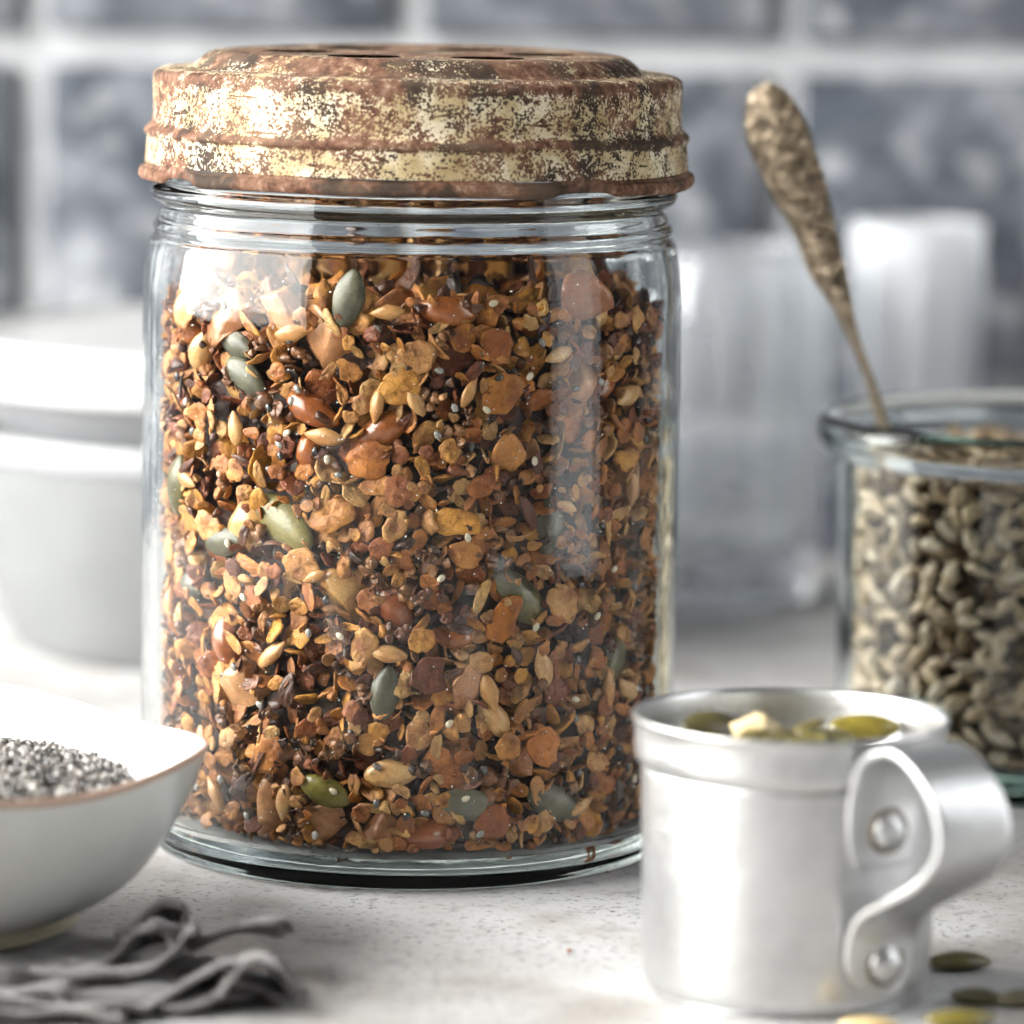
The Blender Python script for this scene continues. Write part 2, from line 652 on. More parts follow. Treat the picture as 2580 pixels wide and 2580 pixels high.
def mat_spoon():
    k = NT('tarnished_silver_gilt')
    o = k.coord()
    n = k.noise(o, 420, 4, 0.65)
    k.l(k.ramp(n, [(0.34, (0.075, 0.058, 0.040)), (0.5, (0.20, 0.155, 0.105)), (0.68, (0.40, 0.33, 0.24))]), k.b.inputs['Base Color'])
    k.setb(metal=0.8, rough=0.34)
    k.l(k.bump(n, 1.0, 0.0012), k.b.inputs['Normal'])
    return k.m


M_SPOON = mat_spoon()

OAT = [(0.0, (0.09, 0.022, 0.007)), (0.10, (0.26, 0.062, 0.011)), (0.26, (0.62, 0.205, 0.026)), (0.40, (0.66, 0.30, 0.08)), (0.55, (0.76, 0.335, 0.042)), (0.70, (0.40, 0.105, 0.019)), (0.87, (0.80, 0.46, 0.16)), (1.0, (0.60, 0.27, 0.06))]
M_OAT = mat_piece('toasted_oat', OAT, False, (0.20, 0.043, 0.009), 0.6, 1.0, 0.08)
M_OAT_I = mat_piece('toasted_oat_mass', [(p, tuple(x * 0.86 for x in c)) for p, c in OAT], True, (0.16, 0.035, 0.008), 0.6, 1.0, 0.08)  # oat colours darkened for the fill, deepening the gaps between pieces
M_DARK_I = mat_piece('dark_crumb_gap_shade', [(0, (0.03, 0.010, 0.005)), (0.5, (0.09, 0.027, 0.010)), (1, (0.22, 0.070, 0.020))], True, (0.05, 0.016, 0.008), 0.45, 0.9, 0.2)  # dark glazed crumbs, plus the shade between deeper pieces as colour
M_CLUS = mat_piece('sticky_oat', [(0, (0.15, 0.05, 0.018)), (0.5, (0.30, 0.12, 0.035)), (1, (0.46, 0.21, 0.07))], False, (0.11, 0.032, 0.012), 0.42, 0.9, 0.3)
M_CHUNK = mat_piece('roasted_nut_flesh', [(0, (0.42, 0.16, 0.06)), (0.5, (0.56, 0.25, 0.10)), (1, (0.70, 0.38, 0.18))], False, (0.30, 0.09, 0.03), 0.4, 0.5, 0.3)
M_NUT = mat_piece('brown_nut_skin', [(0, (0.32, 0.080, 0.020)), (0.5, (0.46, 0.135, 0.032)), (1, (0.56, 0.20, 0.05))], False, (0.20, 0.05, 0.016), 0.24, 0.12, 0.5)
M_PALENUT = mat_piece('pale_nut', [(0, (0.66, 0.36, 0.12)), (1, (0.78, 0.50, 0.22))], False, (0.55, 0.24, 0.07), 0.35, 0.2, 0.3)
M_PUMP = mat_piece('olive_pumpkin_seed', [(0, (0.10, 0.085, 0.032)), (0.5, (0.16, 0.13, 0.036)), (1, (0.24, 0.19, 0.045))], False, (0.055, 0.05, 0.025), 0.38, 0.3, 0.15)
M_PUMPG = mat_piece('grey_pumpkin_seed', [(0, (0.095, 0.085, 0.05)), (1, (0.17, 0.15, 0.085))], False, (0.05, 0.046, 0.028), 0.42, 0.3, 0.1)
M_PUMPY = mat_piece('yellow_pumpkin_seed', [(0, (0.24, 0.19, 0.03)), (1, (0.36, 0.28, 0.05))], False, (0.12, 0.10, 0.02), 0.27, 0.2, 0.4)
M_KERN = mat_piece('toasted_sunflower_kernel', [(0, (0.60, 0.29, 0.085)), (1, (0.76, 0.47, 0.20))], False, (0.48, 0.18, 0.05), 0.4, 0.25, 0.2)
M_RAWKERN = mat_piece('raw_sunflower_kernel', [(0, (0.56, 0.42, 0.25)), (0.5, (0.76, 0.62, 0.42)), (1, (0.86, 0.77, 0.60))], False, (0.42, 0.28, 0.14), 0.45, 0.2, 0.1)
M_RAWKERN_I = mat_piece('shaded_kernel_mass', [(0, (0.11, 0.068, 0.032)), (0.5, (0.26, 0.18, 0.095)), (1, (0.50, 0.38, 0.23))], True, (0.12, 0.075, 0.035), 0.45, 0.2, 0.1)  # darker than the front kernels, shade between them put into the colour
M_SESAME = mat_piece('sesame', [(0, (0.70, 0.58, 0.40)), (1, (0.80, 0.72, 0.56))], False, (0.70, 0.56, 0.38), 0.35, 0.1, 0.2)
M_CHIA = mat_piece('chia', [(0, (0.03, 0.028, 0.026)), (0.40, (0.09, 0.082, 0.074)), (0.6, (0.30, 0.27, 0.24)), (1, (0.74, 0.70, 0.64))], False, (0.04, 0.035, 0.032), 0.25, 0.1, 0.5, nscale=1500)
M_CHIA_I = mat_piece('chia_mass', [(0, (0.03, 0.028, 0.026)), (0.40, (0.06, 0.055, 0.05)), (0.6, (0.24, 0.215, 0.19)), (1, (0.70, 0.66, 0.60))], True, (0.04, 0.035, 0.032), 0.25, 0.1, 0.5, nscale=1500)

# ================================================================== SETTING
V, Fc = box(-0.50, 0.75, -0.75, 0.4195, -0.03, 0.0, 0.002)
tag(mesh_obj('table_top', V, Fc, M_TABLE, smooth=False), 'pale speckled plaster table top under everything', None, None, 'structure')

# tiled wall behind: mortar bed with square glazed tiles standing proud
V, Fc = box(-1.02, 0.95, 0.424, 0.46, -0.03, 0.70)
wall = tag(mesh_obj('wall', V, Fc, M_GROUT, smooth=False), 'wall of square slate blue tiles with pale grout', None, None, 'structure')
PITCH_T = 0.1092
X0, Z0 = -0.1424, 0.1462
tw = PITCH_T - 0.0098
V, Fc = box(-tw / 2, tw / 2, -0.004, 0.004, -tw / 2, tw / 2, 0.0022, 3)
tile_me = None
for r in range(-2, 5):
    for c in range(-8, 10):
        cx = X0 + (c + 0.5) * PITCH_T + (0.0012 if r >= 0 else 0)
        cz = Z0 + (r + 0.5) * PITCH_T
        if cz - tw / 2 < 0 and cz + tw / 2 < 0.01:
            continue
        if tile_me is None:
            o = mesh_obj('tile', V, Fc, M_TILE, wall)
            tile_me = o.data
        else:
            o = bpy.data.objects.new('tile', tile_me)
            col.objects.link(o)
            o.parent = wall
        o.location = (cx + random.uniform(-4e-4, 4e-4), 0.4215 + random.uniform(-6e-4, 6e-4), cz)
        o.rotation_euler = (random.uniform(-.006, .006), random.uniform(-.004, .004), random.uniform(-.006, .006))

# ================================================================== GRANOLA JAR
JX, JY = -0.0209, 0.0
outer = [(0, .0020), (.030, .0019), (.0440, .0015), (.0490, .0004), (.0512, .0), (.0526, .0006), (.0535, .0020), (.0537, .0030), (.0537, .0035), (.0544, .0042),
         (.0549, .0056), (.0550, .0080), (.0550, .016), (.0550, .03), (.0551, .06), (.0551, .09), (.0550, .108), (.0547, .1166), (.0541, .1214), (.0535, .1240), (.0529, .1248),
         (.0527, .1256), (.0530, .1266), (.0528, .1276), (.0521, .1284), (.0518, .1296), (.0515, .1307), (.0519, .1317), (.0532, .1325), (.0537, .1336), (.0533, .1347),
         (.0517, .1355), (.0513, .1375), (.0513, .149), (.0509, .1513)]
inner = [(.0492, .1516), (.0484, .150), (.0484, .136), (.0487, .131), (.0495, .126), (.0507, .120), (.0516, .113), (.0519, .10), (.0520, .07), (.0520, .03), (.0520, .014), (.0518, .0092),
         (.0508, .0067), (.048, .0058), (.030, .0056), (0, .0056)]
prof = catmull(outer, 4) + catmull(inner, 4)
prof = [(max(0, p[0]) if p[0] > 1e-5 else 0, p[1]) for p in prof]


def jar_wobble(r, z, th):
    k = 1 + 0.0012 * math.sin(2 * th + 1 + 9 * z) + 0.0008 * math.sin(5 * th + 40 * z)
    seam = 0.00022 * math.exp(-((th - (2 * math.pi - 0.385)) / 0.007) ** 2) if (r > .0515 and z > .12) else 0
    return r * k + seam, z


V, Fc = lathe(prof, 160, jar_wobble)
jar = mesh_obj('glass_jar', V, Fc, M_JAR)
jar.location = (JX, JY, 0.0003)
tag(jar, 'tall clear glass jar filled with granola, standing at the centre of the table', 'jar')

# ---- lid: enamelled skirt, rolled rim, raised top with round vent holes
lid = empty('jar_lid', (JX, JY, 0), 'rusty metal screw lid with flaking cream enamel on the granola jar', 'lid')
lid.rotation_euler = (0, R(0.25), 0)


def lid_fn(r, z, th):
    d = 0.00025 * math.sin(3 * th + 0.7) + 0.00015 * math.sin(7 * th + 2)
    return r + d, z + 0.00022 * math.sin(2 * th + 2.0)


skirt = [(.0536 - .0012, .1586), (.0534, .1580), (.0537, .1570), (.0537, .1555), (.0536, .1520), (.0537, .1488), (.0541, .1478), (.0550, .1470), (.0554, .1464),
         (.0553, .1457), (.0548, .1451), (.0549, .1440), (.0551, .1415), (.0552, .1398)]
skirt_in = [(.0545, .1398), (.0543, .144), (.0541, .1455), (.0546, .1462), (.0535, .1474), (.0530, .1488), (.0530, .1560), (.0524, .1578)]
V, Fc = lathe(catmull(skirt, 4) + catmull(skirt_in, 2), 160, lid_fn, True)
mesh_obj('skirt', V, Fc, M_LID, lid)


def gap(th, c, w):
    d = (math.degrees(th) - c + 180) % 360 - 180
    return max(0.0, 1 - (abs(d) / w) ** 4) if abs(d) < w else 0.0


def rim_fn(r, z, th):
    g = max(gap(th, -56, 6.0), 0.75 * gap(th, 37, 8.5))
    cz = .1380
    r = .0553 + (r - .0553) * (1 - 0.85 * g)
    z = cz + (z - cz) * (1 - 0.30 * g) + 0.0010 * g
    dent = 0.0003 * math.sin(4 * th) + 0.0001 * math.sin(11 * th + 1)
    return r + dent, z + 0.00022 * math.sin(2 * th + 2.0) + 0.00012 * math.sin(9 * th)


rim = [(.0551, .1397), (.0555, .1391), (.0562, .1388), (.0564, .1382), (.0565, .1375), (.0562, .1368), (.0557, .1365), (.0550, .1368), (.0546, .1376), (.0545, .1395)]
V, Fc = lathe(catmull(rim + [rim[0]], 4)[:-1], 200, rim_fn, True)
mesh_obj('rolled_rim', V, Fc, M_LIDRIM, lid)

bm = bmesh.new()
NS = 160
rings = []
topprof = [(.0527, .1581), (.0520, .1588), (.0475, .1590), (.0458, .1592), (.0450, .1599), (.0440, .1609), (.0428, .1618), (.0415, .1623), (.0402, .1624)]
for (r, z) in topprof:
    ring = []
    for s in range(NS):
        th = 2 * math.pi * s / NS
        rr, zz = lid_fn(r, z, th)
        ring.append(bm.verts.new((rr * math.sin(th), -rr * math.cos(th), zz)))
    rings.append(ring)
for a, b in zip(rings, rings[1:]):
    for s in range(NS):
        bm.faces.new((a[s], a[(s + 1) % NS], b[(s + 1) % NS], b[s]))
edges = [bm.edges.get((rings[-1][s], rings[-1][(s + 1) % NS])) for s in range(NS)]
for kk in range(6):
    an = R(35 + 60 * kk)
    hx, hy = .0245 * math.sin(an), -.0245 * math.cos(an)
    loop = []
    for s in range(32):
        t = 2 * math.pi * s / 32
        loop.append(bm.verts.new((hx + .0074 * math.cos(t), hy + .0074 * math.sin(t), .1623)))
    for s in range(32):
        edges.append(bm.edges.new((loop[s], loop[(s + 1) % 32])))
bmesh.ops.triangle_fill(bm, use_beauty=True, edges=edges)
bmesh.ops.recalc_face_normals(bm, faces=bm.faces[:])
me = bpy.data.meshes.new('raised_top')
bm.to_mesh(me)
bm.free()
for p in me.polygons:
    p.use_smooth = True
me.materials.append(M_LIDTOP)
o = bpy.data.objects.new('raised_top', me)
col.objects.link(o)
o.parent = lid
V, Fc = lathe([(0, .1535), (.0500, .1535), (.0503, .1527), (0, .1527)], 64)
mesh_obj('hole_shade_disc', V, Fc, mat_simple('dark_inner_disc', (0.06, 0.045, 0.035), 0.8), lid)  # dark disc below the vent holes, colour stands for the shaded interior

# ================================================================== GRANOLA
RI = 0.0515
ZB, ZT = 0.0068, 0.1150


def rand_rot(g):
    q = g.normal(size=4)
    q /= np.linalg.norm(q)
    w, x, y, z = q
    return np.array([[1 - 2 * (y * y + z * z), 2 * (x * y - z * w), 2 * (x * z + y * w)], [2 * (x * y + z * w), 1 - 2 * (x * x + z * z), 2 * (y * z - x * w)], [2 * (x * z - y * w), 2 * (y * z + x * w), 1 - 2 * (x * x + y * y)]])


def rot_axis(ax, a):
    return np.array(Matrix.Rotation(a, 3, Vector(ax)))


def wall_frame(th, inplane, tilt, tiltdir):
    """columns: piece x, y, z axes in world; z = outward normal of the jar wall at th"""
    nrm = np.array((math.sin(th), -math.cos(th), 0))
    tx = np.array((math.cos(th), math.sin(th), 0))
    tz = np.array((0, 0, 1.0))
    ca, sa = math.cos(inplane), math.sin(inplane)
    B = np.column_stack((tx * ca + tz * sa, -tx * sa + tz * ca, nrm))
    return B @ rot_axis((math.cos(tiltdir), math.sin(tiltdir), 0), tilt)


def seat(V, B, scale, th, z, depth, ri=RI, cx=JX, cy=JY):
    """world matrix so that the piece's outermost point lies `depth` behind the glass"""
    W = (V * scale) @ B.T
    nrm = np.array((math.sin(th), -math.cos(th), 0))
    tx = np.array((math.cos(th), math.sin(th), 0))
    ext = np.max(W @ nrm + (W @ tx) ** 2 / (2 * ri))
    rho = ri - depth - ext
    low = z + np.min(W[:, 2])
    if low < 0.0088:                       # the jar floor curves up towards the wall
        rho -= (0.0088 - low) * 0.85
    T = np.eye(4)
    T[:3, :3] = B * scale
    T[:3, 3] = (cx + rho * nrm[0], cy + rho * nrm[1], z)
    return T


def put(kind, i, T, mat, name=None):
    o = bpy.data.objects.new(name or kind.name, kind.mesh(i, mat))
    o.matrix_world = Matrix(T.tolist())
    col.objects.link(o)
    return o


class Mass:
    def __init__(self):
        self.V, self.F, self.n = [], [], 0

    def add(self, kind, i, T):
        V, Fc = kind.geo[i]
        self.V.append(V @ T[:3, :3].T + T[:3, 3])
        self.F += [[x + self.n for x in f] for f in Fc]
        self.n += len(V)

    def build(self, name, mat):
        return mesh_obj(name, np.vstack(self.V), self.F, mat)


class Taken:
    def __init__(self):
        self.a = np.zeros((20000, 3))
        self.n = 0

    def append(self, t):
        self.a[self.n] = t
        self.n += 1


taken = Taken()


def free(th, z, r, k=0.8):
    a = th * RI
    if taken.n:
        t = taken.a[:taken.n]
        if np.any((t[:, 0] - a) ** 2 + (t[:, 1] - z) ** 2 < (k * (t[:, 2] + r)) ** 2):
            return False
    return True


def hand(kind, mat, spec, cat, name=None, tilt=0.12):
    """spec: theta deg, z, length m, in-plane angle deg, label [, material]"""
    for i, s in enumerate(spec):
        th, z, L, ang, label = s[:5]
        mt = s[5] if len(s) > 5 else mat
        th = R(th)
        gi = i % len(kind.geo)
        B = wall_frame(th, R(ang), random.uniform(-tilt, tilt) if len(s) < 7 else R(s[6]), random.uniform(0, 6.28))
        T = seat(kind.geo[gi][0], B, L, th, z, 0.0003 + 0.0007 * (i % 3))
        o = put(kind, gi, T, mt, name)
        tag(o, label, cat, 'large pieces in the granola')
        taken.append((th * RI, z, L * (0.27 if kind in (K_NUT, K_PUMP) else 0.36)))


hand(K_NUT, M_NUT, [
    (-22.1, .0943, .0120, -28, 'glossy brown whole nut pointing down right, upper left of the granola'),
    (-5.3, .0910, .0125, 33, 'shiny brown whole nut rising to a dark tip, right of the other brown nut'),
    (-23.4, .0862, .0095, 82, 'small orange brown nut standing upright below two larger brown nuts'),
    (9.0, .1143, .0115, -8, 'reddish brown nut near the top middle of the granola'),
    (-2.1, .0560, .0125, -62, 'brown whole nut standing steeply at the very middle of the jar'),
    (12.7, .0498, .0080, 5, 'short red brown nut right of the steep middle nut'),
    (-45.9, .0465, .0125, 105, 'slender brown nut standing upright above the pale triangular chunk'),
    (7.2, .0105, .0130, 3, 'brown lens shaped nut lying flat on the jar floor'),
    (-68.6, .1110, .0130, 75, 'big pale orange nut at the upper left edge of the granola', M_PALENUT),
    (-55.8, .1040, .0100, 60, 'round pale orange nut below the big pale one at upper left', M_PALENUT),
    (22.0, .0335, .0100, -50, 'amber nut piece low right of centre in the granola', M_PALENUT),
    (52.0, .0980, .0110, 40, 'brown nut in the shade near the right edge of the jar'),
], 'nut')
hand(K_PUMP, M_PUMP, [
    (-39.2, .1000, .0115, -30, 'pale grey green pumpkin seed at the upper left of the granola', M_PUMPG),
    (-29.2, .0715, .0165, -34, 'largest olive pumpkin seed, left of centre behind an oat flake'),
    (-62.0, .0562, .0105, -15, 'shiny grey green pumpkin seed near the left glass edge', M_PUMPG),
    (-3.9, .0394, .0110, 80, 'smooth grey pumpkin seed standing upright below the middle nut', M_PUMPG),
    (-17.7, .0190, .0110, -22, 'shiny golden olive pumpkin seed near the jar floor', M_PUMPY),
    (27.6, .0576, .0150, -42, 'long olive pumpkin seed slanting right of the jar middle'),
    (15.3, .0170, .0120, -12, 'dark pumpkin seed low in the jar, right of the golden one', M_PUMPG),
    (37.6, .0159, .0135, -25, 'dull grey pumpkin seed low on the right of the jar', M_PUMPG),
    (35.6, .0716, .0120, 85, 'dark grey pumpkin seed standing upright in the pale reflection', M_PUMPG),
    (-13.1, .1165, .0120, 75, 'dark pumpkin seed upright at the top of the granola', M_PUMPG),
    (-42.3, .1060, .0100, -20, 'dark green pumpkin seed tucked under the pink chunk', M_PUMPG),
    (-2.4, .0232, .0110, 8, 'flat cream coloured seed right of the golden olive seed', M_PALENUT),
    (-66.8, .0759, .0130, 82, 'narrow olive pumpkin seed upright at the left glass edge'),
    (-46.1, .0665, .0110, 10, 'black looking pumpkin seed left below the largest olive one', M_PUMPG),
    (58.0, .0420, .0120, 60, 'olive pumpkin seed in the shade near the right jar edge'),
], 'pumpkin seed')
hand(K_CHUNK, M_CHUNK, [
    (-45.7, .1115, .0135, 10, 'lumpy pinkish nut chunk at the top left of the granola'),
    (-31.5, .1130, .0125, 30, 'curved tan nut chunk right of the pinkish chunk at the top'),
    (-19.5, .1065, .0150, 70, 'large rough reddish nut chunk upper left of the middle'),
    (-41.6, .0382, .0125, 90, 'pale triangular nut chunk at the lower left'),
    (-15.9, .0148, .0160, 0, 'broad brown nut chunk on the jar floor left of centre'),
    (-3.9, .0125, .0105, 40, 'wedge shaped nut chunk on the jar floor beside the broad one'),
    (-32.2, .0138, .0120, 60, 'round reddish nut chunk at the bottom left of the jar'),
    (44.0, .0988, .0130, 60, 'square nut chunk under the pale reflection on the right'),
    (-14.0, .0585, .0105, 120, 'cream and brown nut chunk left of the steep middle nut', M_PALENUT),
    (46.5, .1150, .0115, 10, 'brown nut chunk at the top right of the granola'),
    (-42.2, .0698, .0110, 35, 'pale broken nut chunk at the left of the largest seed', M_PALENUT),
    (29.4, .0241, .0105, 75, 'small square nut chunk low right of the jar'),
    (14.7, .0414, .0100, -20, 'orange nut chunk right below the middle of the jar'),
    (66.0, .0800, .0120, 20, 'dark brown nut chunk against the right jar edge'),
    (55.0, .0640, .0110, 50, 'dull brown nut chunk right of the pale reflection'),
], 'nut', tilt=0.8)

FLAKE_LABEL = 'toasted oat flake pressed among others against the glass of the granola jar'
n_flake = 0
flakes_done = []


def add_flake(th, z, L, depth, tilt, mass=None, kind=K_FLAKE):
    gi = int(rng.integers(len(kind.geo)))
    B = wall_frame(th, rng.uniform(0, 6.28), tilt, rng.uniform(0, 6.28))
    T = seat(kind.geo[gi][0], B, L, th, z, depth)
    if mass is None:
        o = put(kind, gi, T, M_OAT, 'oat_flake')
        tag(o, FLAKE_LABEL, 'oat flake', 'oat flakes in the granola')
    else:
        mass.add(kind, gi, T)


for th, z, L in [(21.6, .0982, .0085), (20.1, .1077, .0068), (-1.5, .0998, .0078), (23.2, .0538, .0082), (-31.4, .0255, .0080), (-16.5, .0743, .0085), (2.3, .1055, .0072),
                 (23.3, .0867, .0075), (11.5, .0729, .0078), (-8.0, .0852, .0080), (6.2, .0431, .0078), (20.8, .0135, .0075), (33.5, .0278, .0078), (-23, .0640, .0070), (-9, .0480, .0072), (38, .0560, .0075)]:
    th = R(th)
    add_flake(th, z, L, 0.0003, rng.uniform(0, 0.3))
    taken.append((th * RI, z, L * 0.42))
    n_flake += 1


def ztop(th):
    return ZT + 0.0015 * math.sin(3 * th + 1) + 0.001 * math.sin(7 * th)


mass_oat, mass_dark = Mass(), Mass()
# first layer against the glass: flakes large to small, then kernels, clusters, crumbs
cl_n = kern_n = 0
for (lo, hi, tries, cap) in ((.0064, .0080, 800, 55), (.0048, .0062, 2500, 200), (.0036, .0048, 4500, 520), (.0025, .0036, 5000, 900)):
    got = 0
    for _ in range(tries):
        th = rng.uniform(R(-88), R(88))
        L = rng.uniform(lo, hi)
        z = rng.uniform(ZB + L * 0.35, ztop(th) - L * 0.3)
        if got >= cap or not free(th, z, L * 0.42, 0.74):
            continue
        got += 1
        taken.append((th * RI, z, L * 0.42))
        u = rng.random()
        depth = rng.uniform(0.0002, 0.0004) + 0.0036 * rng.random() ** 1.5
        if u < 0.13 and L > .0036 and cl_n < 110:
            gi = int(rng.integers(10))
            T = seat(K_CLUSTER.geo[gi][0], wall_frame(th, rng.uniform(0, 6.28), 0, 0), L * 1.15, th, z, 0.0002)
            tag(put(K_CLUSTER, gi, T, M_CLUS), 'small sticky brown oat cluster in the granola jar', 'oat cluster', 'oat clusters in the granola')
            cl_n += 1
        elif u < 0.24 and L > .0036 and kern_n < 36:
            gi = int(rng.integers(8))
            T = seat(K_KERN.geo[gi][0], wall_frame(th, rng.uniform(0, 6.28), rng.normal() * 0.3, 0), min(L * 1.45, .0085), th, z, 0.0003)
            tag(put(K_KERN, gi, T, M_KERN), 'toasted sunflower kernel among the oats in the granola jar', 'sunflower kernel', 'sunflower kernels in the granola')
            kern_n += 1
        else:
            edge_on = rng.random() < 0.32
            tilt = rng.uniform(0.9, 1.5) if edge_on else rng.normal() * 0.55
            ms = None if (n_flake < 300) else mass_oat
            if ms is None:
                n_flake += 1
            add_flake(th, z, L, depth, tilt, ms, K_SLIVER if rng.random() < 0.08 else K_FLAKE)
# sesame and chia seeds sticking to the glass side
for th, z in [(27.7, .1016), (-17.2, .0851), (-13.9, .0505), (13.9, .0703), (29.2, .0849), (41.2, .0367), (14.2, .0185), (18.9, .1160), (62.9, .018), (-26.8, .0898), (8.1, .0623)] + [(rng.uniform(-80, 80), rng.uniform(.012, .115)) for _ in range(9)]:
    T = seat(K_GRAIN.geo[0][0], wall_frame(R(th), rng.uniform(0, 6.28), 0, 0), .0019, R(th), z, 0.0001)
    tag(put(K_GRAIN, 0, T, M_SESAME, 'sesame_seed'), 'tiny pale sesame seed stuck in the granola', 'sesame seed', 'sesame seeds in the granola')
for _ in range(60):
    th, z = rng.uniform(-80, 80), rng.uniform(.010, .117)
    T = seat(K_GRAIN.geo[0][0], wall_frame(R(th), rng.uniform(0, 6.28), 0, 0), .0020, R(th), z, 0.0001 + rng.uniform(0, .001))
    tag(put(K_GRAIN, 0, T, M_CHIA, 'chia_seed'), 'tiny dark chia seed stuck in the granola', 'chia seed', 'chia seeds in the granola')
# crumbs in the gaps
for _ in range(4500):
    th = rng.uniform(R(-95), R(95))
    L = rng.uniform(.0014, .0036)
    z = rng.uniform(ZB, ztop(th))
    if not free(th, z, L * 0.36, 0.72):
        continue
    taken.append((th * RI, z, L * 0.36))
    kd = (K_CRUMB, K_FLAKE, K_CRUMB, K_SLIVER)[int(rng.integers(4))]
    gi = int(rng.integers(len(kd.geo)))
    T = seat(kd.geo[gi][0], wall_frame(th, rng.uniform(0, 6.28), rng.normal() * 0.9, rng.uniform(0, 6.28)), L * (1.5 if kd is K_SLIVER else 1.15), th, z, rng.uniform(0.0002, 0.0015))
    (mass_dark if rng.random() < 0.34 else mass_oat).add(kd, gi, T)
# deeper layers, nearly all in the dark colour to deepen the gap shade
for depth, cnt in ((0.0034, 850), (0.0056, 700)):
    for _ in range(cnt):
        th = rng.uniform(R(-115), R(115))
        L = rng.uniform(.003, .0075)
        z = rng.uniform(ZB + L * .3, ztop(th) - L * 0.2)
        kd = (K_FLAKE, K_FLAKE, K_CRUMB, K_SLIVER, K_CRUMB)[int(rng.integers(5))]
        gi = int(rng.integers(len(kd.geo)))
        T = seat(kd.geo[gi][0], rand_rot(rng), L, th, z, depth + rng.uniform(0, .0025))
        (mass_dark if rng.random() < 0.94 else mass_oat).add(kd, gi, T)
# back of the jar, coarser
for _ in range(700):
    th = rng.uniform(R(95), R(265))
    L = rng.uniform(.005, .009)
    gi = int(rng.integers(len(K_FLAKE.geo)))
    mass_oat.add(K_FLAKE, gi, seat(K_FLAKE.geo[gi][0], wall_frame(th, rng.uniform(0, 6.28), rng.normal() * 0.4, 0), L, th, rng.uniform(ZB + .003, ZT - .002), rng.uniform(.0003, .003)))
# top surface
for _ in range(650):
    rr, th = .0445 * math.sqrt(rng.random()), rng.uniform(0, 6.28)
    L = rng.uniform(.004, .0105)
    kd = (K_FLAKE, K_FLAKE, K_CHUNK, K_CLUSTER, K_SLIVER)[int(rng.integers(5))]
    gi = int(rng.integers(len(kd.geo)))
    T = np.eye(4)
    T[:3, :3] = rand_rot(rng) * L
    T[:3, 3] = (JX + rr * math.sin(th), JY - rr * math.cos(th), ZT - 0.0015 + rng.uniform(-.002, .0020))
    (mass_dark if rng.random() < 0.25 else mass_oat).add(kd, gi, T)
# fine sugar dust clinging to the inside of the glass
dust = Mass()
for _ in range(420):
    th, z = rng.uniform(R(-80), R(80)), rng.uniform(.012, .122)
    rr = .0516 - max(0, z - .112) * .12
    T = np.eye(4)
    T[:3, :3] = rand_rot(rng) * rng.uniform(.00022, .00055)
    T[:3, 3] = (JX + rr * math.sin(th), JY - rr * math.cos(th), z)
    dust.add(K_GRAIN, 0, T)
tag(dust.build('sugar_dust', mat_simple('sugar', (0.8, 0.76, 0.68), 0.5, bump=0)), 'fine pale dust clinging to the inside of the granola jar', 'dust', None, 'stuff')
mo = mass_oat.build('granola_oats', M_OAT_I)
tag(mo, 'mass of smaller toasted oat flakes filling the granola jar', 'granola', None, 'stuff')
md = mass_dark.build('granola_crumbs', M_DARK_I)
tag(md, 'dark glazed crumbs and pieces coloured as gap shade between the oats in the granola jar', 'granola', None, 'stuff')
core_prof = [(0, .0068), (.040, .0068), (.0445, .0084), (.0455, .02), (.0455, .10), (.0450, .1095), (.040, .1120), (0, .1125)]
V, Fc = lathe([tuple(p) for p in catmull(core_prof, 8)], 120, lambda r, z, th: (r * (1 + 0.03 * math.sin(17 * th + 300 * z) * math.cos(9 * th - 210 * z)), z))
core = mesh_obj('granola_core', V, Fc, mat_simple('gap_shade_core', (0.045, 0.016, 0.008), 0.5, var=0.5, scale=250, bump=0.6, bdist=0.001, bscale=400))  # core coloured dark so the gaps between pieces look shaded
core.location = (JX, JY, 0)
tag(core, 'packed middle of the granola in the jar, coloured dark for the shaded gaps', 'granola', None, 'stuff')

# ================================================================== ALUMINIUM CUP
MX, MY = 0.0506, -0.1275
cup = empty('measuring_cup', (MX, MY, 0), 'dull aluminium measuring cup with riveted strap handle, holding pumpkin seeds', 'cup')
cup_prof = [(0, .0004), (.0225, .0003), (.0248, .0008), (.0258, .0024), (.0261, .006), (.0263, .020), (.0266, .036), (.0267, .0408)]
cup_in = [(.0258, .0408), (.0257, .036), (.0254, .020), (.0251, .006), (.0238, .0022), (0, .0018)]


def cup_fn(r, z, th):
    return r * (1 + 0.004 * math.sin(2 * th + 0.4) + 0.002 * math.sin(5 * th + 70 * z)), z


V, Fc = lathe(catmull(cup_prof, 4) + catmull(cup_in, 4), 128, cup_fn)
mesh_obj('cup_body', V, Fc, M_ALU, cup)
band = [(.0267, .0408), (.0270, .0412), (.0276, .0421), (.0279, .0434), (.0280, .0470), (.0282, .0488), (.0285, .0495), (.0284, .0501), (.0278, .0501), (.0273, .0490), (.0271, .0440), (.0263, .0416), (.0258, .0408)]
V, Fc = lathe(catmull(band + [band[0]], 4)[:-1], 128, cup_fn, True)
mesh_obj('rim_band', V, Fc, M_ALU, cup)
PHI = R(34.5)
rad = Vector((math.sin(PHI), -math.cos(PHI), 0))
tan = Vector((math.cos(PHI), math.sin(PHI), 0))
RW = 0.0268
hp = [(.0000, .0275), (.0000, .0340), (.0004, .0400), (.0032, .0466), (.0093, .0496), (.0154, .0484), (.0215, .0443), (.0248, .0388), (.0242, .0333), (.0189, .0280),
      (.0108, .0236), (.0043, .0199), (.0012, .0157), (.0004, .0112), (.0002, .0045)]
hp = catmull([(a * 0.94, b) for a, b in hp], 6)
W2, TH = 0.0079, 0.0014
verts, faces = [], []
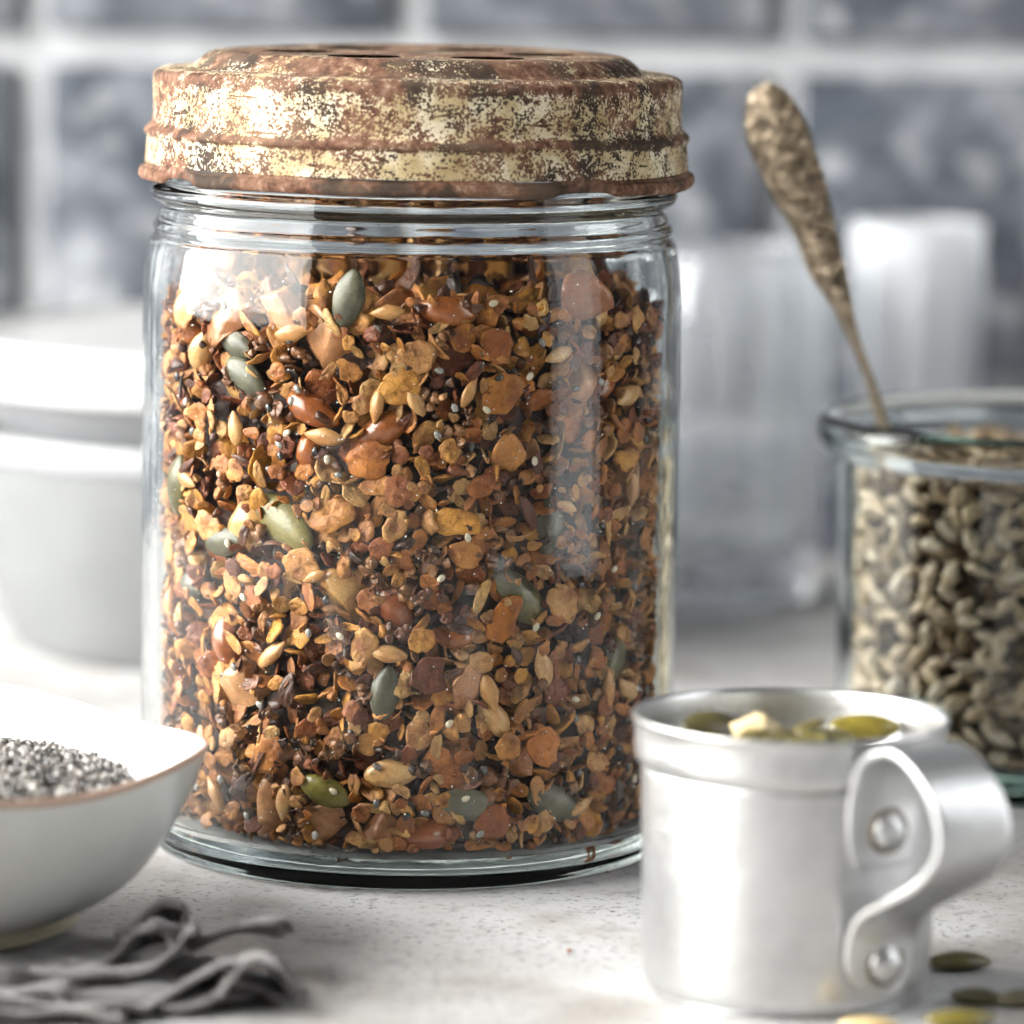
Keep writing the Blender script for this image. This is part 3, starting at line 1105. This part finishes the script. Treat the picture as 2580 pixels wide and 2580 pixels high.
NW = 13
N = len(hp)
for i, p in enumerate(hp):
    a = hp[max(i - 1, 0)]
    b = hp[min(i + 1, N - 1)]
    t = np.array(b) - np.array(a)
    t /= np.linalg.norm(t)
    nr = np.array((-t[1], t[0]))
    # rounded ends of the strap
    s_end = min(1.0, math.sqrt(max(0.02, 1 - max(0, (0.0115 - p[1]) / 0.0075) ** 2))) if i > N * 0.6 else 1.0
    if i < 8:
        s_end = 0.80 + 0.20 * math.sin(min(1, (i + 0.6) / 8) * math.pi / 2)
    for j in range(NW):
        w = (-1 + 2 * j / (NW - 1)) * W2 * s_end
        curl = w * w / (2 * RW) if p[0] < 0.002 else w * w / (2 * RW) * max(0, 1 - (p[0] - .002) / .006)
        for sgn in (1, -1):
            q = np.array(p) + nr * TH / 2 * sgn
            c = rad * (RW + TH / 2 + 0.0002 + q[0] - curl) + tan * w
            verts.append((c.x, c.y, q[1]))
for i in range(N - 1):
    for j in range(NW - 1):
        a = (i * NW + j) * 2
        b = ((i + 1) * NW + j) * 2
        faces.append((a, a + 2, b + 2, b))
        faces.append((a + 1, b + 1, b + 3, a + 3))
    for j in (0, NW - 1):
        a = (i * NW + j) * 2
        b = ((i + 1) * NW + j) * 2
        faces.append((a, b, b + 1, a + 1) if j == 0 else (a, a + 1, b + 1, b))
for i in (0, N - 1):
    for j in range(NW - 1):
        a = (i * NW + j) * 2
        faces.append((a, a + 1, a + 3, a + 2) if i == 0 else (a, a + 2, a + 3, a + 1))
handle = mesh_obj('strap_handle', verts, faces, M_ALU, cup)
bv = handle.modifiers.new('soften', 'BEVEL')
bv.width = 0.00045
bv.segments = 2
bv.limit_method = 'ANGLE'
for z in (0.0338, 0.0100):
    V, Fc = lathe(catmull([(0, .0021), (.0016, .0019), (.0029, .0010), (.0034, .0), (.0033, -.001)], 5), 32)
    Rm = Matrix((tan, Vector((0, 0, 1)), rad)).transposed()
    P = rad * (RW + TH + 0.0002) + Vector((0, 0, z))
    V = [tuple(Rm @ Vector(v) + P) for v in V]
    mesh_obj('rivet', V, Fc, M_ALU, handle)
    V, Fc = lathe(catmull([(.0030, .0001), (.0037, .00035), (.0042, .0001), (.0043, -.0006)], 3), 32)
    V = [tuple(Rm @ Vector(v) + P) for v in V]
    mesh_obj('rivet_ring', V, Fc, mat_simple('dark_ring', (0.20, 0.17, 0.13), 0.7, metal=0.4, var=0.4, scale=400), handle)  # dull dark ring around the rivet head

# seeds in the cup
g2 = np.random.default_rng(5)


def flat_rot(g, tilt=0.35):
    return np.array(Matrix.Rotation(g.uniform(0, 6.28), 3, 'Z') @ Matrix.Rotation(g.normal() * tilt, 3, 'X') @ Matrix.Rotation(g.normal() * tilt, 3, 'Y'))


def drop(kind, gi, mat, L, loc, rot, name=None):
    T = np.eye(4)
    T[:3, :3] = rot * L
    T[:3, 3] = loc
    return put(kind, gi, T, mat, name)


cup_mass = Mass()
for cnt in range(120):
    rr, a = .0165 * math.sqrt(g2.random()), g2.uniform(0, 6.28)
    T = np.eye(4)
    T[:3, :3] = flat_rot(g2, 0.35) * g2.uniform(.011, .013)
    T[:3, 3] = (MX + rr * math.sin(a), MY - rr * math.cos(a), .0398 + .0035 * (1 - (rr / .0165) ** 2) + g2.uniform(-.002, .001))
    cup_mass.add(K_PUMP, cnt % 6, T)
tag(cup_mass.build('pumpkin_seeds', mat_piece('pumpkin_seed_mass', [(0, (0.10, 0.10, 0.05)), (0.5, (0.165, 0.155, 0.05)), (1, (0.36, 0.30, 0.07))], True, (0.075, 0.078, 0.04), 0.27, 0.2, 0.4)),
    'heap of green pumpkin seeds deeper inside the aluminium cup', 'pumpkin seeds', None, 'stuff')
for cnt in range(14):
    rr, a = (.006, .0165)[cnt % 2], 2 * math.pi * cnt / 14 + 0.2
    mt = (M_PUMP, M_PUMPY, M_PUMP, M_PUMPG)[cnt % 4]
    o = drop(K_PUMP, cnt % 6, mt, g2.uniform(.0115, .013), (MX + rr * math.sin(a), MY - rr * math.cos(a), .0452 - .0022 * (cnt % 2) + g2.uniform(-.0004, .0008)), flat_rot(g2, 0.22))
    tag(o, 'green pumpkin seed on the heap inside the aluminium cup', 'pumpkin seed', 'pumpkin seeds in the cup')
M_CREAM = mat_piece('cream_nut', [(0, (0.70, 0.55, 0.28)), (1, (0.78, 0.64, 0.38))], False, (0.62, 0.42, 0.18), 0.4, 0.2, 0.2)
o = drop(K_CHUNK, 3, M_CREAM, .0105, (.0440, -.1225, .0458), np.array(Matrix.Rotation(R(-12), 3, 'Z')), 'peanut')
tag(o, 'cream coloured nut on top of the seeds in the aluminium cup', 'nut')
o = drop(K_PUMP, 1, M_PUMPY, .0135, (.0650, -.1125, .0452), np.array(Matrix.Rotation(R(10), 3, 'Z') @ Matrix.Rotation(R(28), 3, 'X')))
tag(o, 'bright yellow green pumpkin seed at the back right inside the cup', 'pumpkin seed')
o = drop(K_PUMP, 2, M_PUMP, .0135, (.0370, -.1150, .0455), np.array(Matrix.Rotation(R(35), 3, 'Z') @ Matrix.Rotation(R(35), 3, 'X')))
tag(o, 'olive pumpkin seed leaning behind the cream nut in the cup', 'pumpkin seed')

# loose seeds on the table
for (x, y, L, ang, mt, lab) in ((.0835, -.1120, .0125, 8, M_PUMP, 'olive pumpkin seed lying on the table just right of the cup'),
                                (.0845, -.1385, .0105, -20, M_PUMP, 'green pumpkin seed on the table, left one of the two at the right edge'),
                                (.0925, -.1395, .0110, 12, M_PUMPG, 'dark pumpkin seed at the far right edge of the table'),
                                (.0795, -.1580, .0135, 15, M_PUMPY, 'yellow green seed at the bottom edge right of the cup'),
                                (.0632, -.1612, .0105, 5, M_CREAM, 'pale seed at the bottom edge in front of the cup')):
    o = drop(K_PUMP, int(abs(ang)) % 6, mt, L, (x, y, L * 0.145), np.array(Matrix.Rotation(R(ang), 3, 'Z')))
    tag(o, lab, 'pumpkin seed', 'seeds scattered on the table')
for (x, y, L, lab) in ((.0198, -.0305, .0022, 'dark crumb on the table beside the foot of the granola jar'), (.0119, -.1032, .0017, 'dark crumb alone on the table in front of the jar')):
    o = drop(K_CRUMB, 3, M_NUT, L, (x, y, L * 0.3), flat_rot(g2), 'crumb')
    tag(o, lab, 'crumb')

# ================================================================== CHIA BOWL
BX, BY = -0.112, -0.100


def bowl_r(th):
    c, s = math.sin(th), -math.cos(th)
    a, b, n = .0562, (.0605 if s < 0 else .070), 1.54
    return 1.0 / ((abs(c) / a) ** n + (abs(s) / b) ** n) ** (1 / n)


def bowl_fn(f, z, th):
    r = bowl_r(th)
    mean = .050
    k = min(1, max(0, (f - .5) / .5))
    base = mean * 1.12
    rr = (base * (1 - k) + r * k) * f
    lift = 0.0016 * (abs(math.sin(2 * (th))) < 0.0) + 0.0012 * math.cos(4 * th) * k ** 2
    return rr, z + lift


bowl = empty('chia_bowl', (BX, BY, 0.0), 'white pointed porcelain bowl with brown rim edge, holding chia seeds', 'bowl')
b_out = [(0, .0086), (.50, .0084), (.555, .0074), (.585, .0074), (.625, .0078), (.70, .0098), (.785, .0135), (.87, .0200), (.935, .0265), (.975, .0320), (.996, .0352)]
V, Fc = lathe(catmull(b_out, 4), 144, bowl_fn)
mesh_obj('outer_shell', V, Fc, M_PORC, bowl)
b_rim = [(.996, .0352), (1.003, .0359), (1.0, .0366), (.988, .0367)]
V, Fc = lathe(catmull(b_rim, 4), 144, bowl_fn)
mesh_obj('bare_rim', V, Fc, M_CLAY, bowl)
b_in = [(.988, .0367), (.970, .0360), (.945, .0325), (.90, .0270), (.83, .0205), (.74, .0150), (.62, .0112), (.45, .0098), (0, .0095)]
V, Fc = lathe(catmull(b_in, 4), 144, bowl_fn)
mesh_obj('white_inside', V, Fc, M_PORC_IN, bowl)
b_foot = [(.49, .0086), (.50, .0040), (.55, .0036), (.572, .0042), (.578, .0060), (.575, .0078)]
V, Fc = lathe(catmull(b_foot, 3), 96, bowl_fn)
mesh_obj('foot_ring', V, Fc, M_FOOT, bowl)

chia_mass = Mass()
HR = .0405


def heap(r):
    return .0345 - .0042 * (r / HR) ** 2.2


for i in range(4200):
    r, th = HR * 1.04 * math.sqrt(g2.random()), g2.uniform(0, 6.28)
    x, y = BX + .001 + r * math.sin(th) * 0.98, BY - r * math.cos(th) * 1.04
    T = np.eye(4)
    L = g2.uniform(.0018, .0023)
    T[:3, :3] = rand_rot(g2) * L
    T[:3, 3] = (x, y, heap(r) + g2.uniform(-.0012, .0006))
    if i < 300:
        # the ones in view on the right half of the heap
        r, th = HR * 0.98 * math.sqrt(g2.random()), g2.uniform(0.35, 2.9)
        T[:3, 3] = (BX + r * math.sin(th), BY - r * math.cos(th), heap(r) + .0006)
        o = put(K_GRAIN, 0, T, M_CHIA, 'chia_seed')
        tag(o, 'tiny mottled chia seed on the heap in the white bowl', 'chia seed', 'chia seeds on the heap')
    else:
        chia_mass.add(K_GRAIN, 0, T)
tag(chia_mass.build('chia_seeds', M_CHIA_I), 'heap of grey mottled chia seeds filling the white bowl', 'chia seeds', None, 'stuff')
V, Fc = lathe([(0, .0340), (.02, .0336), (.035, .0312), (.040, .0295), (.041, .020), (0, .018)], 48)
o = mesh_obj('chia_bed', V, Fc, M_CHIA_I)
o.location = (BX, BY, -.0008)
tag(o, 'packed chia seeds under the heap in the bowl', 'chia seeds', None, 'stuff')

# ================================================================== CLOTH NAPKIN
folds = [
    (-0.1475, .016, [(-0.0849, 0.0034), (-0.08, 0.004), (-0.0726, 0.0047), (-0.0676, 0.0042), (-0.0629, 0.0059), (-0.0583, 0.0089), (-0.0561, 0.012), (-0.0547, 0.0131)]),
    (-0.14, .014, [(-0.0793, 0.0036), (-0.0732, 0.004), (-0.0688, 0.007), (-0.0658, 0.0104), (-0.0632, 0.0116), (-0.0613, 0.0111), (-0.0596, 0.008)]),
    (-0.129, .016, [(-0.0697, 0.0071), (-0.0664, 0.0094), (-0.063, 0.0123), (-0.0597, 0.0135), (-0.058, 0.0129), (-0.0582, 0.0102)]),
    (-0.135, .014, [(-0.0571, 0.0076), (-0.0535, 0.009), (-0.0479, 0.0106), (-0.0422, 0.012), (-0.0399, 0.0119), (-0.0392, 0.0108)]),
    (-0.156, .018, [(-0.125, 0.003), (-0.105, 0.0012), (-0.091, 0.0012), (-0.0882, 0.0014), (-0.0841, 0.0027), (-0.0792, 0.0038), (-0.0762, 0.0020), (-0.0729, 0.0015), (-0.0677, 0.0015), (-0.0645, 0.0012), (-0.0622, 0.0014), (-0.0582, 0.0033), (-0.0528, 0.0065), (-0.05, 0.0087), (-0.0473, 0.0082)]),
    (-0.157, .018, [(-0.0673, 0.0012), (-0.0641, 0.0012), (-0.0586, 0.0012), (-0.0527, 0.0016), (-0.0494, 0.0034), (-0.0472, 0.0068), (-0.0445, 0.009), (-0.0412, 0.0099), (-0.0389, 0.0083)]),
    (-0.15, .014, [(-0.0469, 0.0041), (-0.0441, 0.0036), (-0.0406, 0.0020), (-0.0378, 0.0014), (-0.0369, 0.0031), (-0.0389, 0.0058), (-0.0416, 0.0074)]),
]
folds += [
    (-0.1625, .012, [(-0.140, 0.003), (-0.118, 0.0052), (-0.104, 0.0040), (-0.096, 0.0052), (-0.0885, 0.0044), (-0.082, 0.0022), (-0.0750, 0.0016), (-0.068, 0.0030), (-0.062, 0.0016)]),
    (-0.1500, .012, [(-0.130, 0.006), (-0.112, 0.0070), (-0.100, 0.0058), (-0.092, 0.0068), (-0.0860, 0.0060), (-0.081, 0.0042), (-0.0765, 0.0040)]),
    (-0.1670, .012, [(-0.150, 0.003), (-0.120, 0.0035), (-0.105, 0.0020), (-0.092, 0.0034), (-0.083, 0.0018), (-0.074, 0.0026), (-0.066, 0.0014)]),
]
verts, faces = [], []
for fi, (yf, dep, pts) in enumerate(folds):
    drop = (2.2, 2.0, 1.2, 0.9, 2.4, 2.2, 1.6, 2.4, 2.2, 2.4)[fi]
    pl = catmull([np.array(p) for p in pts], 7)
    base = len(verts)
    NB = 9
    for i, p in enumerate(pl):
        for j in range(NB):
            t = j / (NB - 1)
            y = yf + dep * t + 0.0012 * math.sin(i * 0.35 + fi)
            if fi < 7:
                z = p[1] * (1 - 0.42 * t * t) + 0.0006 * math.sin(4 * t + i * 0.3) * t
            else:
                z = 0.0012 + (p[1] - 0.0012) * (0.5 + 0.5 * math.cos(math.pi * min(1, t * drop)))
            verts.append((p[0] + 0.003 * t * math.sin(fi * 2.1), y, max(0.0012, z)))
    for i in range(len(pl) - 1):
        for j in range(NB - 1):
            a = base + i * NB + j
            faces.append((a, a + NB, a + NB + 1, a + 1))
# the flat part lying on the table below the folds
base = len(verts)
GX, GY = 60, 40
for i in range(GX):
    for j in range(GY):
        u, t = i / (GX - 1), j / (GY - 1)
        x = -0.165 + u * (0.113 + 0.008 * math.sin(7 * t))
        y = -0.170 + 0.016 * min(1, max(0, (u - 0.55) / 0.25)) + t * (0.068 - 0.042 * max(0, u - 0.6) / 0.4)
        verts.append((x, y, 0.0012 + 0.0006 * (math.sin(40 * u + 9 * t) * math.sin(23 * t) + 1)))
for i in range(GX - 1):
    for j in range(GY - 1):
        a = base + i * GY + j
        faces.append((a, a + GY, a + GY + 1, a + 1))
cloth = mesh_obj('linen_napkin', verts, faces, M_CLOTH)
sd = cloth.modifiers.new('thick', 'SOLIDIFY')
sd.thickness = 0.0010
sd.offset = 1.0
tag(cloth, 'crumpled dark grey linen napkin under the white chia bowl', 'napkin')

# ================================================================== PRESERVING JAR OF SUNFLOWER KERNELS
WX, WY = 0.1212, 0.0865
w_out = [(0, .0020), (.036, .0018), (.0425, .0003), (.0450, .0), (.0468, .0016), (.0474, .005), (.0478, .015), (.0483, .045), (.0486, .062), (.0487, .0690), (.0492, .0712), (.0512, .0726), (.0530, .0742),
         (.0535, .0768), (.0530, .0792), (.0512, .0803), (.0492, .0800)]
w_in = [(.0476, .0788), (.0458, .0760), (.0452, .0715), (.0452, .060), (.0450, .02), (.0442, .009), (.041, .0062), (.03, .0056), (0, .0055)]
prof = [(p[0] if p[0] > 1e-5 else 0, p[1]) for p in catmull(w_out, 4) + catmull(w_in, 4)]
V, Fc = lathe(prof, 128)
o = mesh_obj('preserving_jar', V, Fc, M_PRESERVE)
o.location = (WX, WY, 0.0003)
tag(o, 'squat preserving jar of greenish glass full of sunflower kernels, at the right edge', 'jar')
kmass = Mass()
RI = .0449
nk = 0
for layer, tries in ((0, 2600), (1, 1500)):
    taken = Taken()
    for _ in range(tries):
        th = rng.uniform(R(-125), R(45))
        z = rng.uniform(.0085, .0690 + 0.002 * math.sin(4 * th))
        L = rng.uniform(.0062, .0080)
        if not free(th, z, L * 0.27, 0.86):
            continue
        taken.append((th * RI, z, L * 0.27))
        gi = int(rng.integers(8))
        T = seat(K_KERN.geo[gi][0], wall_frame(th, rng.normal() * 0.9, rng.normal() * 0.6, rng.uniform(0, 6.28)), L, th, z, 0.0003 + layer * .0026 + rng.uniform(0, .0012), RI, WX, WY)
        if layer == 0 and nk < 300:
            nk += 1
            tag(put(K_KERN, gi, T, M_RAWKERN), 'pale raw sunflower kernel behind the glass of the squat preserving jar', 'sunflower kernel', 'sunflower kernels in the preserving jar')
        else:
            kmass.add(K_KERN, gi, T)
for _ in range(900):
    rr, th = .042 * math.sqrt(rng.random()), rng.uniform(0, 6.28)
    T = np.eye(4)
    T[:3, :3] = flat_rot(rng, 0.5) * rng.uniform(.0085, .0105)
    T[:3, 3] = (WX + rr * math.sin(th), WY - rr * math.cos(th), .0690 + rng.uniform(-.002, .0015))
    kmass.add(K_KERN, int(rng.integers(8)), T)
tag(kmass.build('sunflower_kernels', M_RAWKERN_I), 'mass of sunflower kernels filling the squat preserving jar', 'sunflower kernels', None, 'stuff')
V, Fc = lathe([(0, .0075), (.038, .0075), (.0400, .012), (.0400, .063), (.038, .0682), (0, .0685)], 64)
o = mesh_obj('kernel_core', V, Fc, mat_simple('kernel_gap_shade', (0.05, 0.033, 0.02), 0.8, scale=300))  # core coloured dark brown as the shade behind the kernels
o.location = (WX, WY, 0)
tag(o, 'packed middle of the sunflower kernels in the squat jar, coloured dark for the shaded gaps', 'sunflower kernels', None, 'stuff')

# ---- ornate spoon standing in the kernels
spoon = empty('ornate_spoon', (0.0815, 0.0770, 0.066), 'ornate tarnished spoon standing upright in the jar of sunflower kernels', 'spoon')
outl = [((.0537, .1549), (.0541, .1549)), ((.0494, .1517), (.0589, .1527)), ((.0481, .1457), (.0634, .1462)), ((.0490, .1408), (.0657, .1402)), ((.0512, .1356), (.0680, .1341)), ((.0551, .1287), (.0693, .1281)),
        ((.0591, .1229), (.0706, .1226)), ((.0619, .1166), (.0722, .1168)), ((.0640, .1119), (.0732, .1124)), ((.0684, .1061), (.0742, .1062)), ((.0719, .1002), (.0754, .1002)), ((.0749, .0942), (.0775, .0943)),
        ((.0777, .0871), (.0803, .0871)), ((.0796, .0809), (.0824, .0810)), ((.0815, .074), (.0845, .074)), ((.0835, .066), (.0865, .066))]
Ls = catmull([np.array(a) for a, b in outl], 5)
Rs = catmull([np.array(b) for a, b in outl], 5)
verts, faces = [], []
NC = 17
for i, (a, b) in enumerate(zip(Ls, Rs)):
    mid = (a + b) / 2
    w = np.linalg.norm(b - a)
    y0 = 0.0770 - 0.012 * (mid[1] - 0.066) / 0.09
    for sgn in (1, -1):
        for j in range(NC):
            s = -1 + 2 * j / (NC - 1)
            q = mid + (b - a) / 2 * s * 0.86
            t = (0.0011 + 0.0006 * math.cos(math.pi * s)) * math.sqrt(max(0.0, 1 - s ** 6)) + 0.00015
            orn = 0
            if w > .006 and sgn > 0:
                orn = 0.0006 * math.sin(q[1] * 1500 + 3 * math.cos(s * 5)) * math.cos(s * 7.5) * (1 - s * s)
                orn += 0.0008 * (abs(s) > 0.72) * (0.5 + 0.5 * math.sin(q[1] * 2100)) * (1 - abs(s)) * 3
            verts.append((q[0], y0 - sgn * t - orn - 0.0018 * s * 1.5, q[1]))
row = 2 * NC
for i in range(len(Ls) - 1):
    for k in range(2):
        for j in range(NC - 1):
            a = i * row + k * NC + j
            f = (a, a + 1, a + row + 1, a + row)
            faces.append(f if k else f[::-1])
    a = i * row
    faces.append((a, a + row, a + row + NC, a + NC))
    a = i * row + NC - 1
    faces.append((a, a + NC, a + row + NC, a + row))
verts = [(x - 0.0815, y - 0.0770, z - 0.066) for x, y, z in verts]
mesh_obj('handle', verts, faces, M_SPOON, spoon)
V, Fc = ICO3
Vb = [(x * .011, y * .004 + .004 * (x * x + z * z), z * .018) for x, y, z in V]
Vb = [((x * .97 + z * .25) + .0085, y, z * .97 - .0170) for x, y, z in Vb]
mesh_obj('spoon_bowl', Vb, Fc, M_SPOON, spoon)

# ================================================================== GLASSES BEHIND
def tumbler(name, loc, prof_o, prof_i, flutes, amp, label, mat):
    def fn(r, z, th):
        k = min(1, max(0, (z - .012) / .01)) * min(1, max(0, (prof_o[-1][1] - .006 - z) / .012))
        return r * (1 + amp * k * abs(math.cos(flutes * th / 2))), z
    outr = [(p[0] if p[0] > 1e-5 else 0, p[1]) for p in catmull(prof_o, 4)]
    inr = [(p[0] if p[0] > 1e-5 else 0, p[1]) for p in catmull(prof_i, 4)]
    n = len(outr)
    V, Fc = lathe(outr + inr, 144, lambda r, z, th: fn(r, z, th))
    o = mesh_obj(name, V, Fc, mat)
    o.location = loc
    return tag(o, label, 'glass', 'drinking glasses at the back')


tumbler('drinking_glass', (.0585, .342, .0003),
        [(0, .002), (.020, .002), (.0245, .0), (.0258, .004), (.0262, .012), (.0268, .05), (.0275, .092), (.0272, .0965), (.0262, .0972)],
        [(.0252, .0965), (.0250, .087), (.0240, .05), (.0225, .020), (.019, .0145), (0, .014)], 14, .07,
        'fluted clear drinking glass behind, between the granola jar and the spoon', M_TUMBLER)
tumbler('drinking_glass', (.1130, .368, .0003),
        [(0, .002), (.0105, .002), (.0130, .0), (.0140, .004), (.0146, .012), (.0165, .06), (.0186, .098), (.0185, .1022), (.0178, .1027)],
        [(.0168, .1022), (.0165, .094), (.0146, .06), (.0122, .022), (.010, .0165), (0, .016)], 9, .10,
        'narrow white gleaming glass behind the squat jar, right of the spoon', M_GLEAM)

# ================================================================== STACKED BOWLS BEHIND
SX, SY = -0.069, 0.2555
lo = empty('grey_bowl', (SX, SY, 0), 'grey stoneware mixing bowl on the table behind the granola jar', 'bowl', 'stacked mixing bowls')
p1 = [(0, .003), (.050, .0028), (.055, .0), (.0595, .001), (.0635, .009), (.0680, .024), (.0712, .040), (.0725, .0500)]
p1i = [(.0690, .0500), (.068, .042), (.064, .026), (.058, .012), (.050, .007), (0, .006)]
V, Fc = lathe(catmull(p1, 5) + catmull(p1i, 4), 96)
mesh_obj('bowl_body', V, Fc, M_BOWLG, lo)
p1r = [(.0725, .0500), (.0742, .0506), (.0748, .0530), (.0745, .0562), (.0735, .0572), (.0715, .0568), (.0700, .054), (.0690, .0500)]
V, Fc = lathe(catmull(p1r + [p1r[0]], 4)[:-1], 96, None, True)
mesh_obj('bowl_rim', V, Fc, mat_simple('pale_grey_stoneware', (0.30, 0.31, 0.32), 0.35, var=0.06), lo)
hi = empty('white_bowl', (SX, SY, 0), 'white stoneware bowl with wide collar nested in the grey bowl', 'bowl', 'stacked mixing bowls')
p2 = [(0, .0215), (.036, .0215), (.045, .026), (.056, .040), (.064, .054), (.0680, .0620), (.0700, .0672)]
p2i = [(.0715, .0800), (.0700, .0790), (.066, .0784), (.04, .0782), (0, .0782)]  # floor raised close to the rim so the top looks evenly lit
V, Fc = lathe(catmull(p2i, 4), 96)
mesh_obj('white_inside', V, Fc, M_BOWLW, hi)
V, Fc = lathe(catmull(p2, 5), 96)
mesh_obj('bowl_body', V, Fc, mat_simple('mid_grey_stoneware', (0.22, 0.225, 0.235), 0.35, var=0.06), hi)
p2c = [(.0700, .0672), (.0745, .0670), (.0758, .0680), (.0760, .072), (.0758, .0790), (.0748, .0806), (.0728, .0806), (.0718, .0798), (.0712, .073), (.0660, .0672)]
V, Fc = lathe(catmull(p2c + [p2c[0]], 4)[:-1], 128, None, True)
collar = mesh_obj('collar', V, Fc, M_BOWLW, hi)
for (deg, z, w, h) in ((-51.5, .0742, .0011, .0070), (-43.5, .0742, .0014, .0075), (-37.5, .0745, .0013, .0070), (-35.0, .0730, .0011, .0040), (-25.0, .0742, .0022, .0030)):
    V, Fc = box(-w, w, -.0007, .0007, -h / 2, h / 2, .0006)
    o = mesh_obj('embossed_mark', V, Fc, M_BOWLW, collar)
    a = R(deg)
    o.location = (.0759 * math.sin(a), -.0759 * math.cos(a), z)
    o.rotation_euler = (0, 0, a)
